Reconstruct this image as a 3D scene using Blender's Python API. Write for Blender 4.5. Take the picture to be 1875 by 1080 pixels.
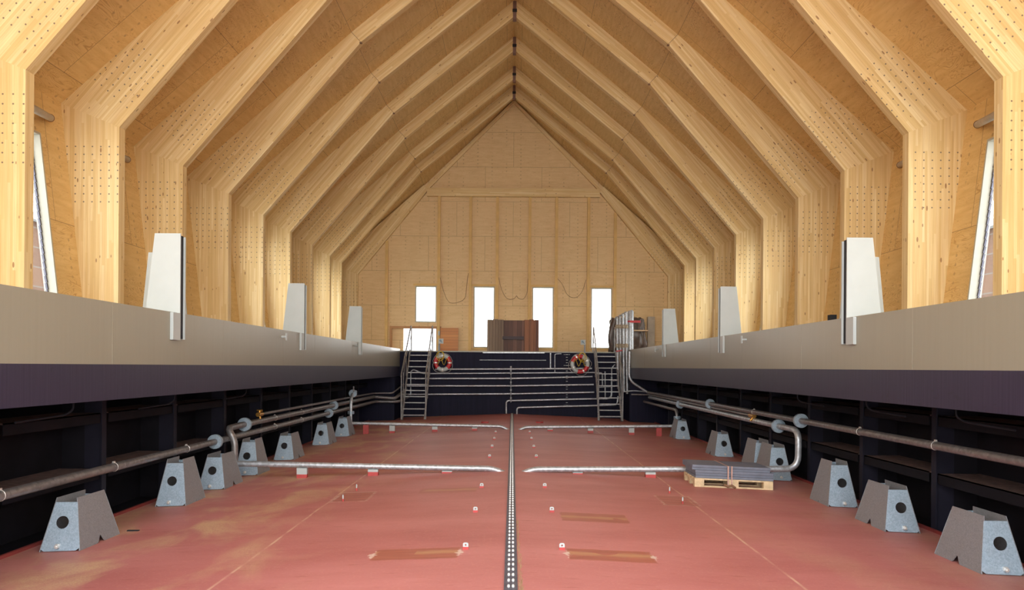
import bpy, bmesh, math, random
from mathutils import Vector, Matrix, noise
from mathutils.geometry import tessellate_polygon
random.seed(7)
PI = math.pi
S = bpy.context.scene
COL = S.collection
for o in list(bpy.data.objects): bpy.data.objects.remove(o)

# ------------------------------------------------------------ camera
CH = 1.86          # eye height above the middle of the hold floor
F = 1400.0         # focal length in pixels of the 1875 px wide frame
VX, VY = 938.0, 672.0
ROLL = 0.007
cam = bpy.data.cameras.new('camera'); camo = bpy.data.objects.new('camera', cam); COL.objects.link(camo)
cam.sensor_width = 36; cam.lens = F / 1875 * 36
cam.shift_x = -(VX - 937.5) / 1875; cam.shift_y = (VY - 540) / 1875
cam.clip_end = 500
camo.matrix_world = Matrix.Translation((0, 0, CH)) @ Matrix.Rotation(PI/2, 4, 'X') @ Matrix.Rotation(ROLL, 4, 'Z')
S.camera = camo

# ------------------------------------------------------------ world, light, exposure
S.view_settings.view_transform = 'Standard'; S.view_settings.look = 'None'
S.view_settings.gamma = 1; S.view_settings.use_curve_mapping = False
S.view_settings.exposure = 0.06
w = bpy.data.worlds.new('overcast_sky'); S.world = w; w.use_nodes = True
nt = w.node_tree; bg = nt.nodes['Background']
tc = nt.nodes.new('ShaderNodeTexCoord'); sp = nt.nodes.new('ShaderNodeSeparateXYZ'); cr = nt.nodes.new('ShaderNodeValToRGB')
nt.links.new(tc.outputs['Generated'], sp.inputs[0]); nt.links.new(sp.outputs['Z'], cr.inputs[0])
cr.color_ramp.elements[0].position = 0.0; cr.color_ramp.elements[0].color = (1, 0.985, 0.94, 1)
cr.color_ramp.elements[1].position = 1.0; cr.color_ramp.elements[1].color = (0.74, 0.87, 1.05, 1)
nt.links.new(cr.outputs[0], bg.inputs['Color']); bg.inputs['Strength'].default_value = 6.6

# ------------------------------------------------------------ pixel to place helpers
def P(px, py, z):
    u = (px - VX) / F; v = (VY - py) / F
    return Vector(((u - ROLL*v) * z, z, (v + ROLL*u) * z + CH))
def fz(x): return -0.04 * abs(x)                      # height of the cambered floor
def G(px, py):
    u = (px - VX) / F; v = (VY - py) / F
    x = u - ROLL*v; h = v + ROLL*u
    z = CH / -(h + 0.04*abs(x)*-1) if False else CH / (-h - 0.04*abs(x))
    return Vector((x*z, z, fz(x*z)))

# ------------------------------------------------------------ materials
def mat(name):
    m = bpy.data.materials.new(name); m.use_nodes = True
    return m, m.node_tree, m.node_tree.nodes['Principled BSDF']
def N(nt, t, **k):
    n = nt.nodes.new('ShaderNode' + t)
    for a, b in k.items():
        if a.startswith('i_'): n.inputs[a[2:].replace('_', ' ')].default_value = b
        else: setattr(n, a, b)
    return n
def L(nt, a, b): nt.links.new(a, b)
def M(nt, op, a, b=None, c=None, clamp=False):
    n = nt.nodes.new('ShaderNodeMath'); n.operation = op; n.use_clamp = clamp
    for i, v in enumerate((a, b, c)):
        if v is None: continue
        if isinstance(v, (int, float)): n.inputs[i].default_value = v
        else: nt.links.new(v, n.inputs[i])
    return n.outputs[0]
def MIX(nt, f, a, b, mode='MIX'):
    n = nt.nodes.new('ShaderNodeMix'); n.data_type = 'RGBA'; n.blend_type = mode
    for i, v in ((0, f), (6, a), (7, b)):
        if isinstance(v, (int, float)): n.inputs[i].default_value = v
        elif isinstance(v, tuple): n.inputs[i].default_value = (*v[:3], 1)
        else: nt.links.new(v, n.inputs[i])
    return n.outputs[2]
def RAMP(nt, f, stops):
    n = nt.nodes.new('ShaderNodeValToRGB'); e = n.color_ramp.elements
    while len(e) < len(stops): e.new(0.5)
    for i, (p, c) in enumerate(stops):
        e[i].position = p; e[i].color = (*c, 1) if isinstance(c, tuple) else (c, c, c, 1)
    nt.links.new(f, n.inputs[0]); return n.outputs[0]
def MAPN(nt, src, scale, loc=(0, 0, 0)):
    n = nt.nodes.new('ShaderNodeMapping'); n.inputs['Scale'].default_value = scale; n.inputs['Location'].default_value = loc
    nt.links.new(src, n.inputs[0]); return n.outputs[0]
def NOISE(nt, vec, scale, detail=3, rough=0.5, dist=0.0):
    n = nt.nodes.new('ShaderNodeTexNoise'); n.inputs['Scale'].default_value = scale
    n.inputs['Detail'].default_value = detail; n.inputs['Roughness'].default_value = rough; n.inputs['Distortion'].default_value = dist
    nt.links.new(vec, n.inputs['Vector']); return n.outputs['Fac']
def BUMP(nt, b, h, s=0.2, d=0.01):
    n = nt.nodes.new('ShaderNodeBump'); n.inputs['Strength'].default_value = s; n.inputs['Distance'].default_value = d
    nt.links.new(h, n.inputs['Height']); nt.links.new(n.outputs[0], b.inputs['Normal'])

def plain(name, col, rough=0.5, metal=0.0, var=0.12, scale=6):
    m, nt, b = mat(name)
    g = N(nt, 'TexCoord').outputs['Object']
    n = NOISE(nt, g, scale, 4)
    d = tuple(c*(1-var) for c in col); l = tuple(min(1, c*(1+var)) for c in col)
    L(nt, RAMP(nt, n, [(0.3, d), (0.7, l)]), b.inputs['Base Color'])
    b.inputs['Roughness'].default_value = rough; b.inputs['Metallic'].default_value = metal
    return m

def glulam(name, tint=(1, 1, 1), dots=True):
    """laminated spruce; uv = (metres along, metres across); u counts from the haunch"""
    m, nt, b = mat(name)
    uv = N(nt, 'UVMap').outputs['UV']
    info = N(nt, 'ObjectInfo').outputs['Random']
    off = N(nt, 'CombineXYZ'); L(nt, M(nt, 'MULTIPLY', info, 37.0), off.inputs[2])
    add = N(nt, 'VectorMath', operation='ADD'); L(nt, uv, add.inputs[0]); L(nt, off.outputs[0], add.inputs[1])
    v = add.outputs[0]
    sep = N(nt, 'SeparateXYZ'); L(nt, uv, sep.inputs[0]); U, V = sep.outputs[0], sep.outputs[1]
    # lamellas 40 mm, each with its own tone, boards about 1.6 m long
    lam = M(nt, 'FLOOR', M(nt, 'DIVIDE', V, 0.042))
    wn = N(nt, 'TexWhiteNoise', noise_dimensions='3D')
    shift = N(nt, 'TexWhiteNoise', noise_dimensions='2D'); cs = N(nt, 'CombineXYZ'); L(nt, lam, cs.inputs[0]); L(nt, info, cs.inputs[1]); L(nt, cs.outputs[0], shift.inputs['Vector'])
    board = M(nt, 'FLOOR', M(nt, 'DIVIDE', M(nt, 'ADD', U, M(nt, 'MULTIPLY', shift.outputs['Value'], 2.3)), 2.1))
    cc = N(nt, 'CombineXYZ'); L(nt, lam, cc.inputs[0]); L(nt, board, cc.inputs[1]); L(nt, info, cc.inputs[2]); L(nt, cc.outputs[0], wn.inputs['Vector'])
    base = RAMP(nt, wn.outputs['Value'], [(0, (0.72, 0.505, 0.215)), (0.5, (0.80, 0.59, 0.28)), (1, (0.88, 0.705, 0.39))])
    gr = NOISE(nt, MAPN(nt, v, (1.1, 48, 1)), 1.0, 4, 0.6)
    base = MIX(nt, RAMP(nt, gr, [(0.35, 0.0), (0.75, 0.5)]), base, (0.50, 0.28, 0.10))
    big = NOISE(nt, MAPN(nt, v, (0.5, 3.0, 1)), 1.0, 2)
    base = MIX(nt, RAMP(nt, big, [(0.4, 0.0), (0.7, 0.35)]), base, (0.62, 0.37, 0.14))
    vo = N(nt, 'TexVoronoi', feature='F1'); L(nt, MAPN(nt, v, (4.2, 12, 1)), vo.inputs['Vector']); vo.inputs['Scale'].default_value = 1.0
    sc = N(nt, 'SeparateXYZ'); L(nt, vo.outputs['Color'], sc.inputs[0])
    kr = M(nt, 'MULTIPLY', M(nt, 'GREATER_THAN', sc.outputs[0], 0.48), M(nt, 'MULTIPLY', sc.outputs[1], 0.20))
    knot = M(nt, 'LESS_THAN', vo.outputs['Distance'], kr)
    base = MIX(nt, M(nt, 'MULTIPLY', knot, 0.8), base, (0.27, 0.12, 0.045))
    if dots:   # dowel holes in a grid next to the haunch joint
        gu = M(nt, 'SUBTRACT', M(nt, 'FRACT', M(nt, 'DIVIDE', U, 0.14)), 0.5)
        gv = M(nt, 'SUBTRACT', M(nt, 'FRACT', M(nt, 'DIVIDE', V, 0.15)), 0.5)
        r = M(nt, 'ADD', M(nt, 'MULTIPLY', gu, gu), M(nt, 'MULTIPLY', gv, gv))
        dot = M(nt, 'LESS_THAN', r, 0.009)
        geo = N(nt, 'NewGeometry'); sn = N(nt, 'SeparateXYZ'); L(nt, geo.outputs['True Normal'], sn.inputs[0])
        msk = M(nt, 'MULTIPLY', M(nt, 'MULTIPLY', M(nt, 'GREATER_THAN', U, 0.3), M(nt, 'LESS_THAN', U, 1.35)), M(nt, 'GREATER_THAN', M(nt, 'ABSOLUTE', sn.outputs[1]), 0.5))
        base = MIX(nt, M(nt, 'MULTIPLY', M(nt, 'MULTIPLY', dot, msk), 0.9), base, (0.16, 0.12, 0.09))
    if tint != (1, 1, 1): base = MIX(nt, 1.0, base, tint, 'MULTIPLY')
    L(nt, base, b.inputs['Base Color']); b.inputs['Roughness'].default_value = 0.55
    BUMP(nt, b, gr, 0.15, 0.004)
    return m

def plywood(name, c0, c1, c2, bw, bh, src='UV', amp=1.0, pits=False):
    m, nt, b = mat(name)
    if src == 'UV': v = N(nt, 'UVMap').outputs['UV']
    else:
        s0 = N(nt, 'SeparateXYZ'); L(nt, N(nt, 'TexCoord').outputs['Object'], s0.inputs[0])
        c = N(nt, 'CombineXYZ'); L(nt, s0.outputs[0], c.inputs[0]); L(nt, s0.outputs[2], c.inputs[1]); v = c.outputs[0]
    br = N(nt, 'TexBrick', offset=0.5); L(nt, v, br.inputs['Vector'])
    br.inputs['Scale'].default_value = 1; br.inputs['Brick Width'].default_value = bw; br.inputs['Row Height'].default_value = bh
    br.inputs['Mortar Size'].default_value = 0.006; br.inputs['Mortar Smooth'].default_value = 0.3
    br.inputs['Color1'].default_value = (0, 0, 0, 1); br.inputs['Color2'].default_value = (1, 1, 1, 1)
    sb = N(nt, 'SeparateColor'); L(nt, br.outputs['Color'], sb.inputs[0])
    o = N(nt, 'CombineXYZ'); L(nt, M(nt, 'MULTIPLY', sb.outputs[0], 13.0), o.inputs[2])
    a = N(nt, 'VectorMath', operation='ADD'); L(nt, v, a.inputs[0]); L(nt, o.outputs[0], a.inputs[1]); vv = a.outputs[0]
    # rotary cut veneer: contour lines of a stretched noise
    n1 = NOISE(nt, MAPN(nt, vv, (1.4, 4.2, 1)), 1.0, 2, 0.5, 0.8)
    rings = M(nt, 'ABSOLUTE', M(nt, 'SUBTRACT', M(nt, 'FRACT', M(nt, 'MULTIPLY', n1, 16.0)), 0.5))
    n2 = NOISE(nt, MAPN(nt, vv, (0.6, 1.5, 1)), 1.0, 3)
    amt = M(nt, 'MULTIPLY', RAMP(nt, n2, [(0.42, 0.0), (0.62, 1.0)]), RAMP(nt, rings, [(0.0, 1.0), (0.16, 0.0)]))
    base = RAMP(nt, NOISE(nt, MAPN(nt, vv, (2.2, 14, 1)), 1.0, 4), [(0.3, c0), (0.7, c1)])
    base = MIX(nt, M(nt, 'MULTIPLY', sb.outputs[0], 0.25), base, c1)
    base = MIX(nt, M(nt, 'MULTIPLY', amt, 0.6*amp), base, c2)
    fl = NOISE(nt, MAPN(nt, vv, (9, 34, 1)), 1.0, 2)
    base = MIX(nt, RAMP(nt, fl, [(0.64, 0.0), (0.72, 0.5)]), base, c2)
    if pits:   # screw rows along the hidden battens
        s1 = N(nt, 'SeparateXYZ'); L(nt, v, s1.inputs[0])
        gu = M(nt, 'MULTIPLY', M(nt, 'SUBTRACT', M(nt, 'FRACT', M(nt, 'DIVIDE', s1.outputs[0], 0.62)), 0.5), 4.0)
        gv = M(nt, 'SUBTRACT', M(nt, 'FRACT', M(nt, 'DIVIDE', s1.outputs[1], 0.16)), 0.5)
        r = M(nt, 'ADD', M(nt, 'MULTIPLY', gu, gu), M(nt, 'MULTIPLY', gv, gv))
        base = MIX(nt, M(nt, 'MULTIPLY', M(nt, 'MULTIPLY', M(nt, 'LESS_THAN', r, 0.03), 0.38), RAMP(nt, NOISE(nt, v, 0.9, 2), [(0.45, 0.0), (0.55, 1.0)])), base, (0.2, 0.1, 0.04))
    base = MIX(nt, M(nt, 'MULTIPLY', br.outputs['Fac'], 0.75), base, (0.16, 0.08, 0.03))
    L(nt, base, b.inputs['Base Color']); b.inputs['Roughness'].default_value = 0.6
    return m

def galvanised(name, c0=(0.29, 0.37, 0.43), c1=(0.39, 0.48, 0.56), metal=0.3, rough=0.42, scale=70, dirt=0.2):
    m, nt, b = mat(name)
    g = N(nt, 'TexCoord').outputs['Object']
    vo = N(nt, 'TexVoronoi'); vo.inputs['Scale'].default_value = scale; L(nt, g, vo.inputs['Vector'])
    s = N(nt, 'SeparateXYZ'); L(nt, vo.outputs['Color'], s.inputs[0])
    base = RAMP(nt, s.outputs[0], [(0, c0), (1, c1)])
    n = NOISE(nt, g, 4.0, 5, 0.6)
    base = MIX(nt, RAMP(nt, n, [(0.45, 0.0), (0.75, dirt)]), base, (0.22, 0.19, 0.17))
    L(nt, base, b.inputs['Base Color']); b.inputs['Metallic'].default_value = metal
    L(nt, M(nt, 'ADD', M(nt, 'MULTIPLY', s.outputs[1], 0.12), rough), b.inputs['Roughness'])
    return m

def streaked(name, c0, c1, rough, scratch=0.0, scale=30):
    """painted steel with vertical brush streaks"""
    m, nt, b = mat(name)
    g = N(nt, 'TexCoord').outputs['Object']
    n = NOISE(nt, MAPN(nt, g, (scale, scale, 0.6)), 1.0, 4, 0.6)
    base = RAMP(nt, n, [(0.3, c0), (0.72, c1)])
    n2 = NOISE(nt, g, 1.2, 4)
    base = MIX(nt, RAMP(nt, n2, [(0.4, 0), (0.7, 0.25)]), base, c0)
    n3 = NOISE(nt, MAPN(nt, g, (5, 5, 13)), 1.0, 3, 0.5, 1.0)
    if scratch: base = MIX(nt, RAMP(nt, n3, [(0.66, 0.0), (0.72, scratch)]), base, (0.02, 0.016, 0.02))
    L(nt, base, b.inputs['Base Color']); b.inputs['Roughness'].default_value = rough
    BUMP(nt, b, n, 0.06, 0.004)
    return m

def floor_material():
    m, nt, b = mat('red_oxide_deck')
    g = N(nt, 'TexCoord').outputs['Object']
    s = N(nt, 'SeparateXYZ'); L(nt, g, s.inputs[0]); X, Y = s.outputs[0], s.outputs[1]
    ax = M(nt, 'ABSOLUTE', X)
    base = RAMP(nt, NOISE(nt, MAPN(nt, g, (0.35, 1.0, 1)), 1.0, 6, 0.62), [(0.3, (0.38, 0.112, 0.098)), (0.7, (0.51, 0.185, 0.165))])
    base = MIX(nt, RAMP(nt, NOISE(nt, MAPN(nt, g, (3, 14, 1)), 1.0, 3), [(0.62, 0.0), (0.74, 0.55)]), base, (0.30, 0.075, 0.055))
    base = MIX(nt, RAMP(nt, NOISE(nt, g, 34, 3), [(0.55, 0.0), (0.8, 0.35)]), base, (0.62, 0.30, 0.22))
    # sawdust along the sides
    sd = NOISE(nt, MAPN(nt, g, (0.9, 0.5, 1), (3.1, 0.4, 0)), 1.3, 5, 0.6, 0.6)
    side = M(nt, 'MULTIPLY', RAMP(nt, M(nt, 'DIVIDE', ax, 6.0), [(0.28, 0.0), (0.6, 1.0)]), M(nt, 'SUBTRACT', 1.0, M(nt, 'MULTIPLY', M(nt, 'GREATER_THAN', X, 0), 0.75)))
    base = MIX(nt, M(nt, 'MULTIPLY', M(nt, 'MULTIPLY', RAMP(nt, sd, [(0.47, 0.0), (0.66, 0.85)]), side), RAMP(nt, NOISE(nt, g, 60, 2), [(0.3, 0.35), (0.65, 1.0)])), base, (0.62, 0.43, 0.22))
    # damp margins
    base = MIX(nt, M(nt, 'MULTIPLY', RAMP(nt, M(nt, 'DIVIDE', ax, 6.0), [(0.72, 0.0), (0.88, 0.55)]), RAMP(nt, NOISE(nt, g, 1.6, 4), [(0.4, 0.2), (0.6, 1.0)])), base, (0.36, 0.20, 0.12))
    # pale line of the long seam
    wob = M(nt, 'MULTIPLY', M(nt, 'SUBTRACT', NOISE(nt, g, 0.8, 2), 0.5), 0.05)
    ln = M(nt, 'LESS_THAN', M(nt, 'ABSOLUTE', M(nt, 'SUBTRACT', M(nt, 'ADD', ax, wob), 2.64)), 0.014)
    base = MIX(nt, M(nt, 'MULTIPLY', ln, RAMP(nt, NOISE(nt, g, 3, 4), [(0.35, 0.1), (0.6, 0.75)])), base, (0.66, 0.42, 0.28))
    def box(x0, x1, y0, y1, slant=0.0, soft=0.02):
        xs = M(nt, 'SUBTRACT', X, M(nt, 'MULTIPLY', M(nt, 'SUBTRACT', Y, y0), slant)) if slant else X
        n = M(nt, 'MULTIPLY', M(nt, 'SUBTRACT', NOISE(nt, g, 9, 3), 0.5), 0.05)
        dx = M(nt, 'SUBTRACT', (x1-x0)/2, M(nt, 'ABSOLUTE', M(nt, 'SUBTRACT', xs, (x0+x1)/2)))
        dy = M(nt, 'SUBTRACT', (y1-y0)/2, M(nt, 'ABSOLUTE', M(nt, 'SUBTRACT', Y, (y0+y1)/2)))
        return M(nt, 'DIVIDE', M(nt, 'ADD', M(nt, 'MINIMUM', dx, dy), n), soft, clamp=True), M(nt, 'MINIMUM', dx, dy)
    rust = RAMP(nt, NOISE(nt, MAPN(nt, g, (2, 20, 1)), 1.0, 4), [(0.3, (0.27, 0.07, 0.04)), (0.7, (0.38, 0.12, 0.065))])
    for (x0, x1, y0, y1) in ((-1.40, -0.52, 7.52, 7.98), (0.57, 1.45, 7.50, 7.98), (0.62, 1.48, 9.42, 9.98), (-1.42, -0.52, 11.5, 12.0)):
        f, d = box(x0, x1, y0, y1)
        k = 0.85 if y0 < 11 else 0.45
        base = MIX(nt, M(nt, 'MULTIPLY', f, k), base, rust)
        streak = M(nt, 'MULTIPLY', f, RAMP(nt, M(nt, 'DIVIDE', M(nt, 'ABSOLUTE', M(nt, 'SUBTRACT', M(nt, 'ADD', Y, M(nt, 'MULTIPLY', NOISE(nt, g, 5, 2), 0.1)), y0+0.33)), 0.12), [(0.2, 0.5), (0.9, 0.0)]))
        base = MIX(nt, M(nt, 'MULTIPLY', streak, M(nt, 'LESS_THAN', NOISE(nt, g, 1.3, 1), 0.56)), base, (0.50, 0.29, 0.13))
        for cx in (x0, x1):   # bare scraped corners
            e = M(nt, 'ADD', M(nt, 'MULTIPLY', M(nt, 'ABSOLUTE', M(nt, 'SUBTRACT', X, cx)), 9.0), M(nt, 'MULTIPLY', M(nt, 'ABSOLUTE', M(nt, 'SUBTRACT', Y, (y0+y1)/2)), 2.6))
            sc = RAMP(nt, M(nt, 'ADD', e, M(nt, 'MULTIPLY', NOISE(nt, g, 26, 4), 1.2)), [(0.85, 0.8), (0.98, 0.0)])
            if y0 < 9: base = MIX(nt, sc, base, (0.66, 0.50, 0.40))
    for (x0, x1, y0, y1) in ((-2.62, -2.08, 11.0, 11.85), (2.18, 2.72, 10.9, 11.75)):
        f, d = box(x0, x1, y0, y1)
        base = MIX(nt, M(nt, 'MULTIPLY', f, 0.5), base, (0.36, 0.11, 0.07))
        edge = M(nt, 'LESS_THAN', M(nt, 'ABSOLUTE', M(nt, 'SUBTRACT', d, 0.015)), 0.02)
        base = MIX(nt, M(nt, 'MULTIPLY', edge, RAMP(nt, NOISE(nt, g, 8, 3), [(0.4, 0.1), (0.6, 0.7)])), base, (0.62, 0.42, 0.33))
        bars = M(nt, 'MULTIPLY', f, M(nt, 'LESS_THAN', M(nt, 'FRACT', M(nt, 'DIVIDE', Y, 0.21)), 0.16))
        base = MIX(nt, M(nt, 'MULTIPLY', bars, 0.6), base, (0.22, 0.09, 0.06))
    L(nt, base, b.inputs['Base Color']); b.inputs['Roughness'].default_value = 0.52
    BUMP(nt, b, NOISE(nt, g, 40, 3), 0.12, 0.004)
    return m

MT = dict(
    glu=glulam('glulam_spruce'), glu2=glulam('glulam_plain', dots=False),
    ply=plywood('plywood_skin', (0.65, 0.415, 0.15), (0.75, 0.51, 0.21), (0.44, 0.22, 0.06), 2.6, 2.44, amp=1.4, pits=True),
    plyg=plywood('plywood_gable', (0.69, 0.465, 0.225), (0.77, 0.545, 0.28), (0.50, 0.27, 0.10), 2.44, 1.5, 'OBJ', 0.4, True),
    stud=plain('stud_timber', (0.68, 0.43, 0.15), 0.6, 0, 0.1, 3),
    cream=streaked('cream_paint', (0.275, 0.256, 0.190), (0.292, 0.272, 0.204), 0.30, 0, 16),
    purple=streaked('plum_paint', (0.021, 0.017, 0.036), (0.043, 0.036, 0.066), 0.40, 0.5, 34),
    blue=streaked('midnight_paint', (0.006, 0.006, 0.018), (0.013, 0.012, 0.032), 0.6, 0, 12),
    hull=plain('hull_dark_paint', (0.008, 0.007, 0.010), 0.7, 0, 0.3, 3),
    shelf=plain('dusty_stringer_paint', (0.15, 0.092, 0.082), 0.75, 0, 0.35, 12),
    galv=galvanised('galvanised_steel'),  # bluish skylight on the trestle fronts is put into this colour
    galvside=galvanised('galvanised_steel_dull_shaded', (0.205, 0.205, 0.215), (0.265, 0.265, 0.275), 0.25, 0.5, 90, 0.25),  # darker copy of galv: shade of the trestle sides put into the colour
    pipe=galvanised('galvanised_pipe', (0.38, 0.40, 0.42), (0.60, 0.63, 0.66), 0.6, 0.36, 22, 0.35),
    pipeold=galvanised('dusty_pipe', (0.20, 0.19, 0.19), (0.30, 0.285, 0.28), 0.6, 0.38, 22, 0.5),
    stair=galvanised('stair_steel', (0.30, 0.29, 0.29), (0.44, 0.43, 0.42), 0.6, 0.45, 25, 0.4),
    white=plain('white_paint', (0.42, 0.455, 0.44), 0.4, 0, 0.03, 4),
    whitewood=plain('white_jamb', (0.44, 0.41, 0.33), 0.5, 0, 0.05, 8),
    black=plain('matt_black', (0.012, 0.012, 0.015), 0.7),
    red=plain('red_enamel', (0.50, 0.02, 0.025), 0.4, 0, 0.1),
    redox=plain('red_oxide_paint', (0.42, 0.05, 0.045), 0.5, 0, 0.15),
    yellow=plain('yellow_rope', (0.62, 0.42, 0.03), 0.7, 0, 0.15, 60),
    rope=plain('grey_rope', (0.5, 0.47, 0.44), 0.8, 0, 0.15, 60),
    brass=plain('brass', (0.62, 0.33, 0.08), 0.3, 0.8),
    darkwood=None, pallet=plain('pallet_softwood', (0.62, 0.46, 0.27), 0.7, 0, 0.2, 14),
    board=plain('grey_blue_board', (0.155, 0.165, 0.205), 0.55, 0, 0.12, 9),
    strap=plain('strap_webbing', (0.50, 0.30, 0.24), 0.7, 0, 0.1, 20),
    tarp=plain('brown_tarpaulin', (0.075, 0.047, 0.035), 0.25, 0, 0.35, 5),
    tan=plain('tan_strap', (0.55, 0.38, 0.22), 0.7),
    cable=plain('cable_sheath', (0.20, 0.10, 0.05), 0.7),
    greybox=plain('grey_enamel', (0.42, 0.36, 0.28), 0.5),
    bolt=plain('bolt_heads', (0.70, 0.68, 0.64), 0.35, 0.5, 0.15, 40),
    strip=plain('steel_strip', (0.12, 0.115, 0.145), 0.5, 0.5, 0.2, 12),
    facade=None, ground=plain('quay_concrete', (0.50, 0.50, 0.48), 0.9, 0, 0.1, 0.5),
    signblue=plain('sign_blue', (0.03, 0.12, 0.2), 0.5),
    render_wall=plain('pale_render', (0.80, 0.82, 0.82), 0.9, 0, 0.04, 1),
    dooror=None, frame=plain('door_frame_timber', (0.42, 0.19, 0.06), 0.5, 0, 0.1, 5),
)
MT['floor'] = floor_material()
MT['darkplate'] = plain('ridge_plate_paint', (0.22, 0.12, 0.09), 0.5, 0.2)
def planky(name, c0, c1, bw, axis, rough=0.6, grain=(22, 22, 1.2), mort=(0.05, 0.02, 0.01)):
    m, nt, b = mat(name)
    g = N(nt, 'TexCoord').outputs['Object']; s = N(nt, 'SeparateXYZ'); L(nt, g, s.inputs[0])
    co = s.outputs[axis]
    q = M(nt, 'DIVIDE', co, bw); fl = M(nt, 'FLOOR', q); fr = M(nt, 'FRACT', q)
    wn = N(nt, 'TexWhiteNoise', noise_dimensions='1D'); L(nt, fl, wn.inputs['W'])
    base = RAMP(nt, M(nt, 'ADD', M(nt, 'MULTIPLY', wn.outputs['Value'], 0.5), M(nt, 'MULTIPLY', NOISE(nt, MAPN(nt, g, grain), 1.0, 4), 0.5)), [(0.25, c0), (0.75, c1)])
    base = MIX(nt, M(nt, 'MULTIPLY', M(nt, 'LESS_THAN', fr, 0.07), 0.8), base, mort)
    L(nt, base, b.inputs['Base Color']); b.inputs['Roughness'].default_value = rough
    return m
MT['darkwood'] = planky('weathered_dark_boards', (0.09, 0.04, 0.028), (0.23, 0.105, 0.07), 0.19, 0)
MT['greywood'] = planky('weathered_pale_boards', (0.17, 0.11, 0.07), (0.33, 0.23, 0.15), 0.24, 0)
MT['redwood'] = planky('reddish_boards', (0.12, 0.04, 0.02), (0.30, 0.11, 0.045), 0.24, 0)
MT['dooror'] = planky('orange_door_boards', (0.48, 0.16, 0.025), (0.62, 0.25, 0.05), 0.125, 2, 0.45, (1.5, 1.5, 30), (0.22, 0.07, 0.02))
MT['facade'] = planky('brown_facade_boards', (0.07, 0.024, 0.008), (0.12, 0.050, 0.018), 0.9, 2, 0.7, (0.5, 3, 20), (0.12, 0.10, 0.08))
def glassm():
    m = bpy.data.materials.new('window_glass'); m.use_nodes = True; nt = m.node_tree; nt.nodes.clear()
    o = nt.nodes.new('ShaderNodeOutputMaterial'); t = nt.nodes.new('ShaderNodeBsdfTransparent'); t.inputs[0].default_value = (0.95, 0.98, 0.97, 1)
    g = nt.nodes.new('ShaderNodeBsdfGlossy'); g.inputs['Roughness'].default_value = 0.02
    mx = nt.nodes.new('ShaderNodeMixShader'); mx.inputs[0].default_value = 0.06
    nt.links.new(t.outputs[0], mx.inputs[1]); nt.links.new(g.outputs[0], mx.inputs[2]); nt.links.new(mx.outputs[0], o.inputs[0]); return m
MT['glass'] = glassm()
MT['rim'] = plain('dull_red_rim', (0.20, 0.03, 0.025), .6)
MT['web'] = plain('frame_dark_blue', (0.013, 0.012, 0.021), .55)
MT['web'].node_tree.nodes['Principled BSDF'].inputs['Specular IOR Level'].default_value = 0.2
MT['valve'] = plain('valve_bronze', (.36, .29, .20), .4, .5)
for k in ('blue', 'hull'): MT[k].node_tree.nodes['Principled BSDF'].inputs['Specular IOR Level'].default_value = 0.15

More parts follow.
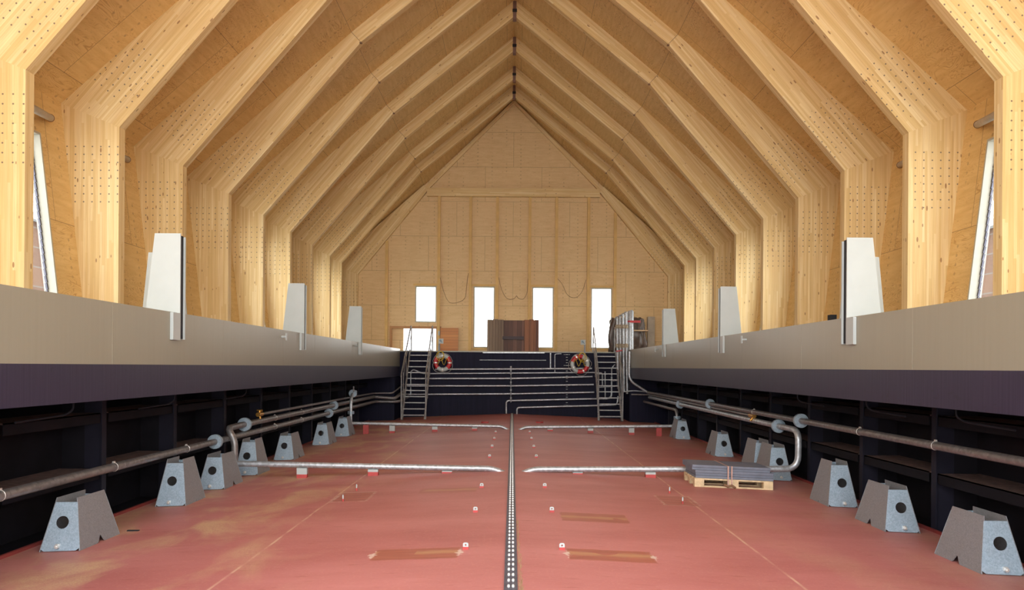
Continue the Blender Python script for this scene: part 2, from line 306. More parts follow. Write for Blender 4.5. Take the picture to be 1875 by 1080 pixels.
# ------------------------------------------------------------ mesh helpers
class MB:
    def __init__(s): s.v = []; s.f = []; s.uv = []; s.mi = []; s.sm = []
    def add(s, vs, fs, uvs=None, mi=0, smooth=False):
        b = len(s.v); s.v += [tuple(v) for v in vs]
        for i, f in enumerate(fs):
            s.f.append([b + k for k in f]); s.uv.append(uvs[i] if uvs else None); s.mi.append(mi); s.sm.append(smooth)
        return s
    def box(s, a, b, mi=0):
        x0, y0, z0 = a; x1, y1, z1 = b
        x0, x1 = min(x0, x1), max(x0, x1); y0, y1 = min(y0, y1), max(y0, y1); z0, z1 = min(z0, z1), max(z0, z1)
        vs = [(x0,y0,z0),(x1,y0,z0),(x1,y1,z0),(x0,y1,z0),(x0,y0,z1),(x1,y0,z1),(x1,y1,z1),(x0,y1,z1)]
        return s.add(vs, [(0,3,2,1),(4,5,6,7),(0,1,5,4),(1,2,6,5),(2,3,7,6),(3,0,4,7)], mi=mi)
    def beam(s, a, b, wd, ht, up=(0, 0, 1), mi=0):
        a = Vector(a); b = Vector(b); d = (b - a).normalized(); up = Vector(up)
        r = d.cross(up).normalized(); u = r.cross(d).normalized()
        vs = []
        for p in (a, b):
            for i, j in ((-1,-1),(1,-1),(1,1),(-1,1)): vs.append(p + r*i*wd/2 + u*j*ht/2)
        return s.add(vs, [(0,1,2,3),(7,6,5,4),(0,4,5,1),(1,5,6,2),(2,6,7,3),(3,7,4,0)], mi=mi)
    def prism(s, loops, O, U, V, t, uvf=None, mi=0):
        """polygon (outer loop first, then holes) in the U,V plane at O, extruded by vector t"""
        O = Vector(O); U = Vector(U); V = Vector(V); t = Vector(t)
        flat = [p for l in loops for p in l]
        pts = [O + U*p[0] + V*p[1] for p in flat]; n = len(pts)
        if len(loops) == 1 and len(loops[0]) <= 4: tris = [tuple(range(n))]
        else: tris = tessellate_polygon([[Vector((p[0], p[1], 0)) for p in l] for l in loops])
        nn = U.cross(V)
        fs = []
        for tr in tris:
            a, b_, c = (Vector((*flat[i], 0)) for i in tr[:3])
            ccw = (b_ - a).cross(c - a).z > 0
            fwd = nn.dot(t) > 0           # extruded along +normal: base faces must look along -normal
            t1 = tuple(tr) if (ccw != fwd) else tuple(reversed(tr))
            fs.append(t1); fs.append(tuple(n + i for i in reversed(t1)))
        k = 0
        for li, l in enumerate(loops):
            m = len(l)
            area = sum(l[i][0]*l[(i+1) % m][1] - l[(i+1) % m][0]*l[i][1] for i in range(m))
            o = (area > 0) == (nn.dot(t) > 0)
            if li: o = not ((area > 0) != (nn.dot(t) > 0)) if False else ((area < 0) == (nn.dot(t) > 0))
            for i in range(m):
                a, b_ = k + i, k + (i+1) % m
                q = (a, b_, b_ + n, a + n)
                fs.append(q if o else tuple(reversed(q)))
            k += m
        allv = pts + [p + t for p in pts]
        uvs = None
        if uvf: uvs = [[uvf(allv[i]) for i in f] for f in fs]
        return s.add(allv, fs, uvs, mi)
    def tube(s, pts, r, seg=12, bend=0.0, cap=True, mi=0, rr=None):
        pts = [Vector(p) for p in pts]
        if bend > 0:
            out = [pts[0]]
            for i in range(1, len(pts)-1):
                a, b, c = pts[i-1], pts[i], pts[i+1]
                d1 = a - b; d2 = c - b; k = min(bend, d1.length*.49, d2.length*.49)
                p1 = b + d1.normalized()*k; p2 = b + d2.normalized()*k
                for j in range(7):
                    t = j/6; out.append(p1*(1-t)**2 + b*2*t*(1-t) + p2*t*t)
            out.append(pts[-1]); pts = out
        n = len(pts); vs = []
        d = (pts[1]-pts[0]).normalized(); ref = Vector((0,0,1)) if abs(d.z) < .9 else Vector((1,0,0))
        u = d.cross(ref).normalized()
        for i, p in enumerate(pts):
            if i == 0: t = (pts[1]-p)
            elif i == n-1: t = p-pts[i-1]
            else: t = (pts[i+1]-p).normalized() + (p-pts[i-1]).normalized()
            t = t.normalized(); u = (u - t*u.dot(t)).normalized(); w2 = t.cross(u)
            R = rr[i] if rr else r
            for k in range(seg):
                a = 2*PI*k/seg; vs.append(p + u*math.cos(a)*R + w2*math.sin(a)*R)
        fs = [(i*seg+k, i*seg+(k+1) % seg, (i+1)*seg+(k+1) % seg, (i+1)*seg+k) for i in range(n-1) for k in range(seg)]
        s.add(vs, fs, smooth=True, mi=mi)
        if cap: s.add(vs[:seg], [tuple(reversed(range(seg)))], mi=mi); s.add(vs[-seg:], [tuple(range(seg))], mi=mi)
        return s
    def cyl(s, a, b, r, seg=16, mi=0): return s.tube([a, b], r, seg, mi=mi)
    def torus(s, c, R, r, ax=Vector((0,1,0)), a0=0, a1=2*PI, seg=40, ms=12, mi=0):
        ref = Vector((0,0,1)) if abs(ax.z) < .9 else Vector((1,0,0))
        u = ax.cross(ref).normalized(); v = ax.cross(u).normalized(); c = Vector(c)
        full = abs(a1-a0-2*PI) < 1e-4; n = seg if full else seg+1; vs = []
        for i in range(n):
            a = a0+(a1-a0)*i/seg; d = u*math.cos(a)+v*math.sin(a)
            for k in range(ms):
                b = 2*PI*k/ms; vs.append(c + d*(R+r*math.cos(b)) + ax*r*math.sin(b))
        fs = []
        for i in range(seg):
            j = (i+1) % n
            fs += [(i*ms+k, j*ms+k, j*ms+(k+1) % ms, i*ms+(k+1) % ms) for k in range(ms)]
        return s.add(vs, fs, smooth=True, mi=mi)
    def build(s, name, m, parent=None, **props):
        me = bpy.data.meshes.new(name); me.from_pydata(s.v, [], s.f)
        ms = m if isinstance(m, (list, tuple)) else [m]
        for q in ms: me.materials.append(MT[q] if isinstance(q, str) else q)
        if any(s.uv):
            ul = me.uv_layers.new(name='UVMap'); i = 0
            for f, u in zip(s.f, s.uv):
                for k in range(len(f)):
                    if u: ul.data[i].uv = u[k]
                    i += 1
        for p, mi, sm in zip(me.polygons, s.mi, s.sm): p.material_index = mi; p.use_smooth = sm
        bm = bmesh.new(); bm.from_mesh(me); bmesh.ops.recalc_face_normals(bm, faces=bm.faces); bm.to_mesh(me); bm.free()
        o = bpy.data.objects.new(name, me); COL.objects.link(o)
        if parent:
            o.parent = parent
            o.matrix_parent_inverse = Matrix.Translation(-parent.location)
        for k, v in props.items(): o[k] = v
        return o
def thing(name, loc, label, cat, group=None):
    o = bpy.data.objects.new(name, None); COL.objects.link(o); o.location = Vector(loc); o.empty_display_size = .1
    o['label'] = label; o['category'] = cat
    if group: o['group'] = group
    return o
def tag(o, label, cat, group=None, kind=None):
    o['label'] = label; o['category'] = cat
    if group: o['group'] = group
    if kind: o['kind'] = kind
    return o
def st(o): o['kind'] = 'structure'; return o
ORD = ['nearest', 'second nearest', 'third nearest', 'fourth', 'fifth', 'sixth', 'seventh', 'eighth', 'ninth', 'tenth', 'eleventh', 'twelfth']
Hh = lambda h: h + CH

# ============================================================ STRUCTURE
ZB = 30.6        # bulkhead
ZG = 33.05       # gable wall
XF = 5.40        # floor edge
XC = 4.50        # coaming plane
DECK = Hh(0.62)
# hold floor, cambered
mb = MB(); y0, y1 = -3.0, ZB
mb.add([(-XF, y0, fz(XF)), (0, y0, 0), (0, y1, 0), (-XF, y1, fz(XF)), (XF, y0, fz(XF)), (XF, y1, fz(XF))], [(0, 1, 2, 3), (1, 4, 5, 2)])
mb.add([(-XF, y0, fz(XF)-.2), (XF, y0, fz(XF)-.2), (XF, y1, fz(XF)-.2), (-XF, y1, fz(XF)-.2)], [(0, 3, 2, 1)])
st(mb.build('floor', 'floor'))
# red rims at the floor edges
for i, sx in enumerate((-1, 1)):
    mb = MB(); mb.box((sx*(XF-.0), y0, fz(XF)-.2), (sx*(XF+.04), y1, fz(XF)+.035)); st(mb.build('baseboard_' + ('left', 'right')[i], 'rim'))
# hull side plating, bilge floor, side deck
for i, sx in enumerate((-1, 1)):
    side = ('left', 'right')[i]
    mb = MB(); mb.box((sx*6.0, y0, -.6), (sx*6.05, ZB, DECK))
    mb.box((sx*(XF+.04), y0, fz(XF)-.12), (sx*6.0, ZB, fz(XF)-.06))
    st(mb.build('wall_hull_' + side, 'hull'))
    mb = MB(); mb.box((sx*(XC+.02), y0, DECK-.04), (sx*7.9, ZG+.3, DECK-.005)); st(mb.build('floor_side_deck_' + side, 'greybox'))
    # coaming: cream above eye level, plum below
    mb = MB(); top = Hh(.69)
    mb.box((sx*XC, y0, CH+.0), (sx*(XC+.02), ZB, top))
    mb.box((sx*(XC), y0, top), (sx*(XC+.06), ZB, top+.008))
    co = st(mb.build('wall_coaming_' + side, 'cream'))
    mb = MB(); mb.box((sx*XC, y0, CH-.385), (sx*(XC+.02), ZB, CH)); mb.box((sx*XC, y0, CH-.40), (sx*(XC+.10), ZB, CH-.385))
    mb.build('lower_band', 'purple', co)
    mb = MB()
    for z in (5.5, 8.6, 11.9, 15.0, 17.4, 21.4, 26.1):
        mb.box((sx*(XC-.002), z, CH+.002), (sx*XC, z+.012, top-.002))
    mb.build('weld_seam', 'cream', co)
# hull frames (web + flange) and stringers between them
tn = 1
fr = {-1: [1.6, 3.75, 5.9, 8.05, 10.2, 12.35, 14.5, 16.6, 18.7, 20.8, 22.9, 25.0, 27.1], 1: [1.4, 3.5, 5.6, 7.75, 9.85, 11.9, 14.0, 16.1, 18.2, 20.3, 22.4, 24.5, 26.6]}
for sx in (-1, 1):
    for z in fr[sx]:
        mb = MB(); mb.box((sx*(XF+.06), z, fz(XF)-.06), (sx*(XF+.30), z+.012, DECK-.05)); mb.box((sx*(XF+.04), z-.05, fz(XF)-.06), (sx*(XF+.055), z+.06, DECK-.05))
        mb.box((sx*(XF+.30), z-.0, fz(XF)-.06), (sx*6.0, z+.012, DECK-.05), mi=1)
        st(mb.build('trim_%d' % tn, ['web', 'hull'])); tn += 1
    zs = fr[sx] + [28.9]
    for a, b in zip(zs[:-1], zs[1:]):
        for k, h in enumerate((-1.34, -.60) if sx > 0 else (-1.40, -.66)):
            mb = MB(); mb.box((sx*(XF+.06), a+.16, Hh(h)), (sx*6.0, b-.06, Hh(h)+.015)); mb.box((sx*(XF+.06), a+.16, Hh(h)-.12), (sx*(XF+.072), b-.06, Hh(h)+.015), mi=1)
            st(mb.build('trim_%d' % tn, ['shelf', 'hull'])); tn += 1
# bulkhead and upper deck at the far end
mb = MB(); mb.box((-6, ZB, -.6), (6, ZB+.03, DECK)); st(mb.build('wall_bulkhead', 'blue'))
for sx in (-1, 1):
    mb = MB(); mb.box((sx*4.46, 29.0, fz(4.4)-.3), (sx*6.0, ZB, CH-.42)); st(mb.build('wall_bulkhead_side_' + ('left' if sx < 0 else 'right'), 'blue'))
mb = MB(); mb.box((-4.5, ZB, DECK-.04), (4.5, ZG+.3, DECK)); mb.box((-4.5, ZB-.03, DECK-.03), (4.5, ZB, DECK+.012)); st(mb.build('floor_upper_deck', 'cream'))

# ---- timber hall: portal frames
PRO = dict(ib=(7.0, .62), ih=(7.0, 4.21), ij=(3.78, 7.96), ir=(0.06, 10.98), ob=(7.57, .62), oh=(8.04, 4.62), oj=(4.01, 8.20), orr=(0.06, 11.48))
FZ = [10.95 + 2.6125*k for k in range(8)] + [31.2]
FZ_ALL = [10.95 - 2.6125] + FZ
def member(name, pts, origin, along, zf, th, parent, m='glu', sx=1):
    along = Vector((along[0], 0, along[1])).normalized(); ac = Vector((along.z, 0, -along.x))
    O = Vector((origin[0], zf, Hh(origin[1])))
    def uvf(p):
        d = p - O; return (d.dot(along), d.dot(ac) + d.y + 5)
    mb = MB(); mb.prism([[(p[0], Hh(p[1])) for p in pts]], (0, zf, 0), (1, 0, 0), (0, 0, 1), (0, th, 0), uvf)
    return mb.build(name, m, parent)
def portal(zf, th, label, gable=False):
    t = thing('timber_portal_frame', (0, zf, DECK), label, 'timber frame', 'timber portal frames of the hall')
    for sx in (-1, 1):
        q = lambda k: (PRO[k][0]*sx, PRO[k][1])
        member('column', [q('ib'), q('ih'), q('oh'), q('ob')], q('ih'), (0, -1), zf, th, t)
        member('lower_rafter', [q('ih'), q('ij'), q('oj'), q('oh')], q('ih'), (q('ij')[0]-q('ih')[0], q('ij')[1]-q('ih')[1]), zf, th, t)
        member('upper_rafter', [q('ij'), q('ir'), q('orr'), q('oj')], q('ij'), (q('ir')[0]-q('ij')[0], q('ir')[1]-q('ij')[1]), zf, th, t, 'glu2')
        mb = MB(); a = Vector((q('ij')[0], zf-.003, Hh(q('ij')[1]))); b = Vector((q('oj')[0], zf-.003, Hh(q('oj')[1])))
        mb.beam(a, b, .008, .012, (0, 1, 0)); mb.box(a+Vector((-.03, 0, -.03)), a+Vector((.03, .05, .0)))
        mb.build('joint_plate', 'cable', t)
    mb = MB(); mb.box((-.055, zf-.004, Hh(10.93)), (.055, zf+th, Hh(11.50))); br = mb.build('ridge_plate', 'darkplate', t)
    mb = MB(); mb.box((-.07, zf-.03, Hh(11.15)), (.07, zf, Hh(11.24))); mb.build('bolt', 'black', br)

FL = ['nearest big timber portal frame, first fully in view at the hall front',
      'second timber portal frame from the front, behind the first slanted side windows',
      'third timber portal frame from the front, behind the first white brackets',
      'fourth timber portal frame from the front, just before the middle side windows',
      'fifth timber portal frame from the front, behind the middle side windows',
      'sixth timber portal frame from the front',
      'seventh timber portal frame from the front',
      'eighth timber portal frame from the front, third from the gable wall',
      'last full timber portal frame, its ridge closest to the gable wall']
for z, l in zip(FZ, FL): portal(z, .20, l)

# gable frame (short rafters) with collar beam and raking trim
gt = thing('timber_portal_frame', (0, 32.85, DECK), 'short gable end frame with horizontal collar beam lying on the gable wall', 'timber frame', 'timber portal frames of the hall')
GP = dict(ib=(6.67, .62), ih=(6.67, 3.94), ij=(3.72, 7.54), oj=(3.86, 7.80), oh=(7.72, 4.36), ob=(7.28, .62))
for sx in (-1, 1):
    q = lambda k: (GP[k][0]*sx, GP[k][1])
    member('column', [q('ib'), q('ih'), q('oh'), q('ob')], q('ih'), (0, -1), 32.85, .20, gt)
    member('lower_rafter', [q('ih'), q('ij'), q('oj'), q('oh')], q('ih'), (q('ij')[0]-q('ih')[0], q('ij')[1]-q('ih')[1]), 32.85, .20, gt)
    member('raking_trim', [(3.72*sx, 7.58), (0, 11.36), (0, 11.52), (3.88*sx, 7.66)], (3.72*sx, 7.54), (-sx, 1), 32.93, .12, gt, 'glu2')
mb = MB()
def uvc(p): return (p.x, p.z*1.0 + p.y)
mb.prism([[(-3.72, Hh(7.33)), (3.72, Hh(7.33)), (3.72, Hh(7.68)), (-3.72, Hh(7.68))]], (0, 32.84, 0), (1, 0, 0), (0, 0, 1), (0, .2, 0), uvc)
mb.build('collar_beam', 'glu2', gt)

# ---- skin: walls and roof
outl = [(7.57, .62), (8.04, 4.62), (4.01, 8.20), (0, 11.53)]
outg = [(7.28, .62), (7.72, 4.36), (3.86, 7.80), (0, 11.53)]
Y_FRONT = 0.6
WIN = {0: (11.62, 12.83), 3: (19.3, 20.7), 4: (21.9, 23.6), 6: (27.1, 28.8), 7: (29.6, 31.0)}   # window spans per bay
HW = 3.87
def wx(h, g=0.0):   # wall x at height h
    a = outl[0][0] + (outl[1][0]-outl[0][0])*(h-outl[0][1])/(outl[1][1]-outl[0][1])
    b = outg[0][0] + (outg[1][0]-outg[0][0])*(h-outg[0][1])/(outg[1][1]-outg[0][1])
    return a*(1-g) + b*g
for sx in (-1, 1):
    side = 'left' if sx < 0 else 'right'
    mb = MB()
    def wq(z0, z1, h0, h1, g0=0.0, g1=0.0):
        hs = lambda h, g: h if h < 4.5 else (4.62*(1-g)+4.36*g)
        vs = [(sx*wx(h0, g0), z0, Hh(h0)), (sx*wx(h0, g1), z1, Hh(h0)), (sx*wx(hs(h1, g1), g1), z1, Hh(hs(h1, g1))), (sx*wx(hs(h1, g0), g0), z0, Hh(hs(h1, g0)))]
        uv = [(z0, h0), (z1, h0), (z1, h1), (z0, h1)]
        o = Vector((sx*.16, 0, -.02))
        vo = [Vector(v)+o for v in vs]
        mb.add(list(vs)+vo, [(0, 1, 2, 3), (7, 6, 5, 4), (0, 4, 5, 1), (1, 5, 6, 2), (2, 6, 7, 3), (3, 7, 4, 0)], [uv, list(reversed(uv))]+[[(0, 0)]*4]*4)
    zs = [Y_FRONT] + FZ
    for k in range(len(zs)-1):
        z0, z1 = zs[k], zs[k+1]; wn_ = WIN.get(k-1)
        if not wn_: wq(z0, z1, .62, 4.62)
        else:
            a, b = wn_
            wq(z0, a, .62, 4.62); wq(b, z1, .62, 4.62); wq(a, b, .62, 1.0); wq(a, b, HW, 4.62)
    wq(31.2, ZG+.1, .62, 4.62, 0, 1)
    st(mb.build('wall_' + side, 'ply'))
mb = MB()
for sx in (-1, 1):
    def rq(a, b, a2, b2, z0, z1, s0, s1):
        vs = [(sx*a[0], z0, Hh(a[1])), (sx*a2[0], z1, Hh(a2[1])), (sx*b2[0], z1, Hh(b2[1])), (sx*b[0], z0, Hh(b[1]))]
        uv = [(z0+(0 if sx < 0 else 40), s0), (z1+(0 if sx < 0 else 40), s0), (z1+(0 if sx < 0 else 40), s1), (z0+(0 if sx < 0 else 40), s1)]
        o = Vector((sx*.06, 0, .16))
        mb.add(vs + [Vector(v)+o for v in vs], [(0, 1, 2, 3), (7, 6, 5, 4), (0, 4, 5, 1), (1, 5, 6, 2), (2, 6, 7, 3), (3, 7, 4, 0)], [uv, list(reversed(uv))]+[[(0, 0)]*4]*4)
    l1 = math.hypot(4.03, 3.58); l2 = math.hypot(4.01, 3.33)
    s_j = 2.44*3; sA = s_j - l1; sB = s_j + l2
    rq(outl[1], outl[2], outl[1], outl[2], Y_FRONT, 31.2, sA, s_j); rq(outl[2], outl[3], outl[2], outl[3], Y_FRONT, 31.2, s_j, sB)
    rq(outl[1], outl[2], outg[1], outg[2], 31.2, ZG+.1, sA, s_j); rq(outl[2], outl[3], outg[2], outg[3], 31.2, ZG+.1, s_j, sB)
st(mb.build('ceiling', 'ply'))

# ---- side windows
wi = 1
for k in WIN:
    a, b = WIN[k]
    for sx in (-1, 1):
        t = st(thing('window_%d' % wi, (sx*7.8, a, Hh(1.0)), '', 'window')); del t['label'], t['category']
        wi += 1
        o = Vector((sx*.20, 0, 0)); e = Vector((sx*-.012, 0, 0))
        def cp(h, y): return Vector((sx*wx(h), y, Hh(h)))
        mb = MB()
        for y, dy in ((b, -.035), (a, .035)):
            vs = [cp(1.0, y)+e, cp(HW, y)+e, cp(HW, y)+o, cp(1.0, y)+o]; vs += [v+Vector((0, dy, 0)) for v in vs]
            mb.add(vs, [(0, 1, 2, 3), (7, 6, 5, 4), (0, 4, 5, 1), (1, 5, 6, 2), (2, 6, 7, 3), (3, 7, 4, 0)])
        for h, dh in ((HW, -.04), (1.0, .04)):
            vs = [cp(h, a)+e, cp(h, b)+e, cp(h, b)+o, cp(h, a)+o]; vs += [v+Vector((0, 0, dh)) for v in vs]
            mb.add(vs, [(0, 1, 2, 3), (7, 6, 5, 4), (0, 4, 5, 1), (1, 5, 6, 2), (2, 6, 7, 3), (3, 7, 4, 0)])
        mb.build('window_frame', 'whitewood', t)
        mb = MB(); p = Vector((sx*.17, 0, 0))
        mb.add([cp(1.0, a)+p, cp(1.0, b)+p, cp(HW, b)+p, cp(HW, a)+p], [(0, 1, 2, 3)]); mb.build('pane', 'glass', t)
        mb = MB()
        n = 24
        for i in range(n):   # toothed dark gasket along the far jamb
            h0 = 1.0 + (HW-1.0)*i/n; h1 = h0 + (HW-1.0)/n*.92
            mb.beam(cp(h0, b-.05)+p*.80, cp(h1, b-.05)+p*.86, .03, .03, (0, 1, 0))
        mb.build('gasket', 'strip', t)

# ---- gable wall with openings
def gx(px, py): v = P(px, py, ZG); return (v.x, v.z)
def rect(x0, y0, x1, y1):
    a = gx(x0, y1); b = gx(x1, y0); return [(a[0], a[1]), (b[0], a[1]), (b[0], b[1]), (a[0], b[1])]
GW = [(760, 523.5, 799.5, 590), (866.5, 524.5, 906, 636.5), (974, 525.5, 1014, 637.5), (1081.5, 527, 1121, 638)]
holes = [rect(*r) for r in GW]
dr = rect(716, 601, 800, 643); dr[0] = (dr[0][0], DECK+.02); dr[1] = (dr[1][0], DECK+.02)
wallp = [(-7.3, DECK), (7.3, DECK), (7.74, Hh(4.36)), (3.88, Hh(7.82)), (0, Hh(11.55)), (-3.88, Hh(7.82)), (-7.74, Hh(4.36))]
mb = MB(); mb.prism([wallp] + holes + [dr], (0, ZG, 0), (1, 0, 0), (0, 0, 1), (0, .2, 0))
wb = st(mb.build('wall_back', 'plyg'))
for r in (708.5, 803.8, 861.3, 910.3, 969.6, 1018.4, 1077, 1125.8):
    x = gx(r, 500)[0]; topz = Hh(7.33) if abs(x) < 3.7 else Hh(3.94 + (6.67-abs(x))*1.2203)-.02
    mb = MB(); mb.box((x-.06, ZG-.12, DECK), (x+.06, ZG, topz)); mb.build('stud', 'stud', wb)
for i, r in enumerate(GW):
    rc = rect(*r); x0, x1, z0, z1 = rc[0][0], rc[1][0], rc[0][1], rc[2][1]
    t = st(thing('window_%d' % wi, (x0, ZG, z0), '', 'w')); del t['label'], t['category']; wi += 1
    mb = MB(); fw = .05
    mb.box((x0, ZG+.0, z0), (x0+fw, ZG+.16, z1)); mb.box((x1-fw, ZG+.0, z0), (x1, ZG+.16, z1)); mb.box((x0+fw, ZG+.0, z1-fw), (x1-fw, ZG+.16, z1)); mb.box((x0+fw, ZG+.0, z0), (x1-fw, ZG+.16, z0+fw))
    mb.build('window_frame', 'whitewood', t)
    mb = MB(); mb.add([(x0, ZG+.1, z0), (x1, ZG+.1, z0), (x1, ZG+.1, z1), (x0, ZG+.1, z1)], [(0, 1, 2, 3)]); mb.build('pane', 'glass', t)
    mb = MB(); mb.box((x0-.08, ZG-.05, z1), (x1+.08, ZG, z1+.09)); mb.box((x0-.08, ZG-.05, z0-.07), (x1+.08, ZG, z0)) if i else None
    mb.build('lintel_board', 'stud', t)
# doorway: frame, plywood leaf inside, open orange leaf
x0, x1, z1 = dr[0][0], dr[1][0], dr[2][1]
t = st(thing('door_1', (x0, ZG, DECK), '', 'd')); del t['label'], t['category']
mb = MB(); mb.box((x0-.05, ZG-.06, DECK+.01), (x0+.03, ZG+.12, z1+.08)); mb.box((x1-.03, ZG-.06, DECK+.01), (x1+.19, ZG+.12, z1)); mb.box((x0+.03, ZG-.06, z1-.02), (x1+.19, ZG+.12, z1+.08)); mb.build('door_frame', 'frame', t)
mb = MB(); xe = gx(738, 620)[0]; mb.box((x0+.02, ZG+.13, DECK+.02), (xe, ZG+.17, z1+.02)); mb.build('door_panel', 'plyg', t)
xa, xb = gx(807, 620)[0], gx(839.5, 620)[0]; zt = gx(820, 600.5)[1]
mb = MB(); mb.box((xa, ZG-.12, DECK+.03), (xb, ZG-.075, zt)); lf = mb.build('door_leaf', 'dooror', t)
mb = MB()
for yy in (610, 637): zz = gx(800, yy)[1]; mb.box((xa-.10, ZG-.16, zz-.09), (xa-.03, ZG-.06, zz+.09))
mb.build('hinge', 'white', lf)

# ============================================================ THINGS
# central keel strip with two rows of bolts
t = thing('keel_strip', (0, 3, 0), 'narrow grey steel strip with two rows of pale bolt heads along the floor centre', 'strip')
mb = MB(); mb.box((-.058, 2, -.004), (.058, ZB-.02, .012)); mb.box((-.003, 2, .012), (.003, ZB-.02, .018)); mb.build('plate', 'strip', t)
bolt_me = None; rest = MB(); k = 0; y = 6.25; n = 0
while y < ZB-.2:
    for x in (-.018, .020):
        n += 1
        if n <= 100:
            if bolt_me is None:
                mb = MB(); mb.tube([(x, y, .010), (x, y, .028), (x, y, .034)], .016, 8, rr=[.014, .013, .007]); bo = mb.build('bolt_head', 'bolt', t); bolt_me = bo; bx, by = x, y
            else:
                c = bolt_me.copy(); COL.objects.link(c); c.location = Vector((x-bx, y-by, 0))
        else: rest.tube([(x, y, .010), (x, y, .028), (x, y, .034)], .016, 6, rr=[.014, .013, .007])
    y += .178
o = rest.build('bolt_head', 'bolt', t); o['kind'] = 'stuff'
# dry grass growing beside the strip
mb = MB()
for i in range(420):
    yy = 6.3 + random.random()**1.6*3.0; xx = .068 + random.random()*.035*(1 if yy < 7.6 else .5)
    a = Vector((xx, yy, 0)); l = .02+random.random()*.03; d = Vector((random.uniform(-.6, 1.0), random.uniform(-1, 1), 1.0)).normalized()*l
    s_ = Vector((.0012, .0012, 0)); mb.add([a-s_, a+s_, a+d], [(0, 1, 2)])
tag(mb.build('dry_grass', plain('dry_grass_blades', (0.36, 0.27, 0.13), .9)), 'dry tufts growing beside the keel strip', 'grass', kind='stuff')

# pad eyes along the strip
ORDN = ['nearest', 'second nearest', 'third nearest', 'fourth nearest', 'fifth nearest', 'sixth nearest', 'farthest']
for side, pts in (('left', [(852.5, 1006), (870.5, 938), (882, 893), (896.5, 838), (901, 819.5), (905, 805), (907.5, 793)]), ('right', [(1029, 1007), (1010.5, 938), (997.5, 893), (982, 838), (977.5, 820), (973, 805), (970, 793)])):
    for i, (px, py) in enumerate(pts):
        g = G(px, py)
        t = thing('pad_eye', g, '%s small white and red pad eye in the row %s of the keel strip' % (ORDN[i], side), 'pad eye', 'pad eyes beside the keel strip')
        w_ = .028; hh = .072
        ol = [(-w_, .028), (w_, .028), (w_, hh-.015), (w_-.006, hh-.004), (w_-.015, hh), (-w_+.015, hh), (-w_+.006, hh-.004), (-w_, hh-.015)]
        hc = [(.010*math.cos(a*PI/5), .048+.010*math.sin(a*PI/5)) for a in range(10)]
        mb = MB(); mb.prism([ol, hc], g+Vector((0, 0, 0)), (1, 0, 0), (0, 0, 1), (0, .012, 0)); mb.build('eye_plate', 'white', t)
        mb = MB(); mb.box(g+Vector((-w_-.003, -.004, -.006)), g+Vector((w_+.003, .016, .028))); mb.build('base', 'redox', t)
# small pins on the floor
for px, py, l in ((653, 898, 'thin white and red pin at the far side of the left scraped square'), (628, 918, 'thin white and red pin at the near side of the left scraped square'),
                  (1226, 903, 'thin white and red pin at the far side of the right scraped square'), (1250, 922, 'thin white and red pin at the near side of the right scraped square')):
    g = G(px, py); t = thing('floor_pin', g, l, 'pin', 'pins on the floor')
    mb = MB(); mb.tube([g+Vector((0, 0, .04)), g+Vector((0, 0, .085)), g+Vector((0, 0, .10))], .01, 10, rr=[.011, .011, .005]); mb.build('pin_tip', 'white', t)
    mb = MB(); mb.tube([g+Vector((0, 0, -.006)), g+Vector((0, 0, .04))], .013, 10); mb.build('pin_base', 'redox', t)

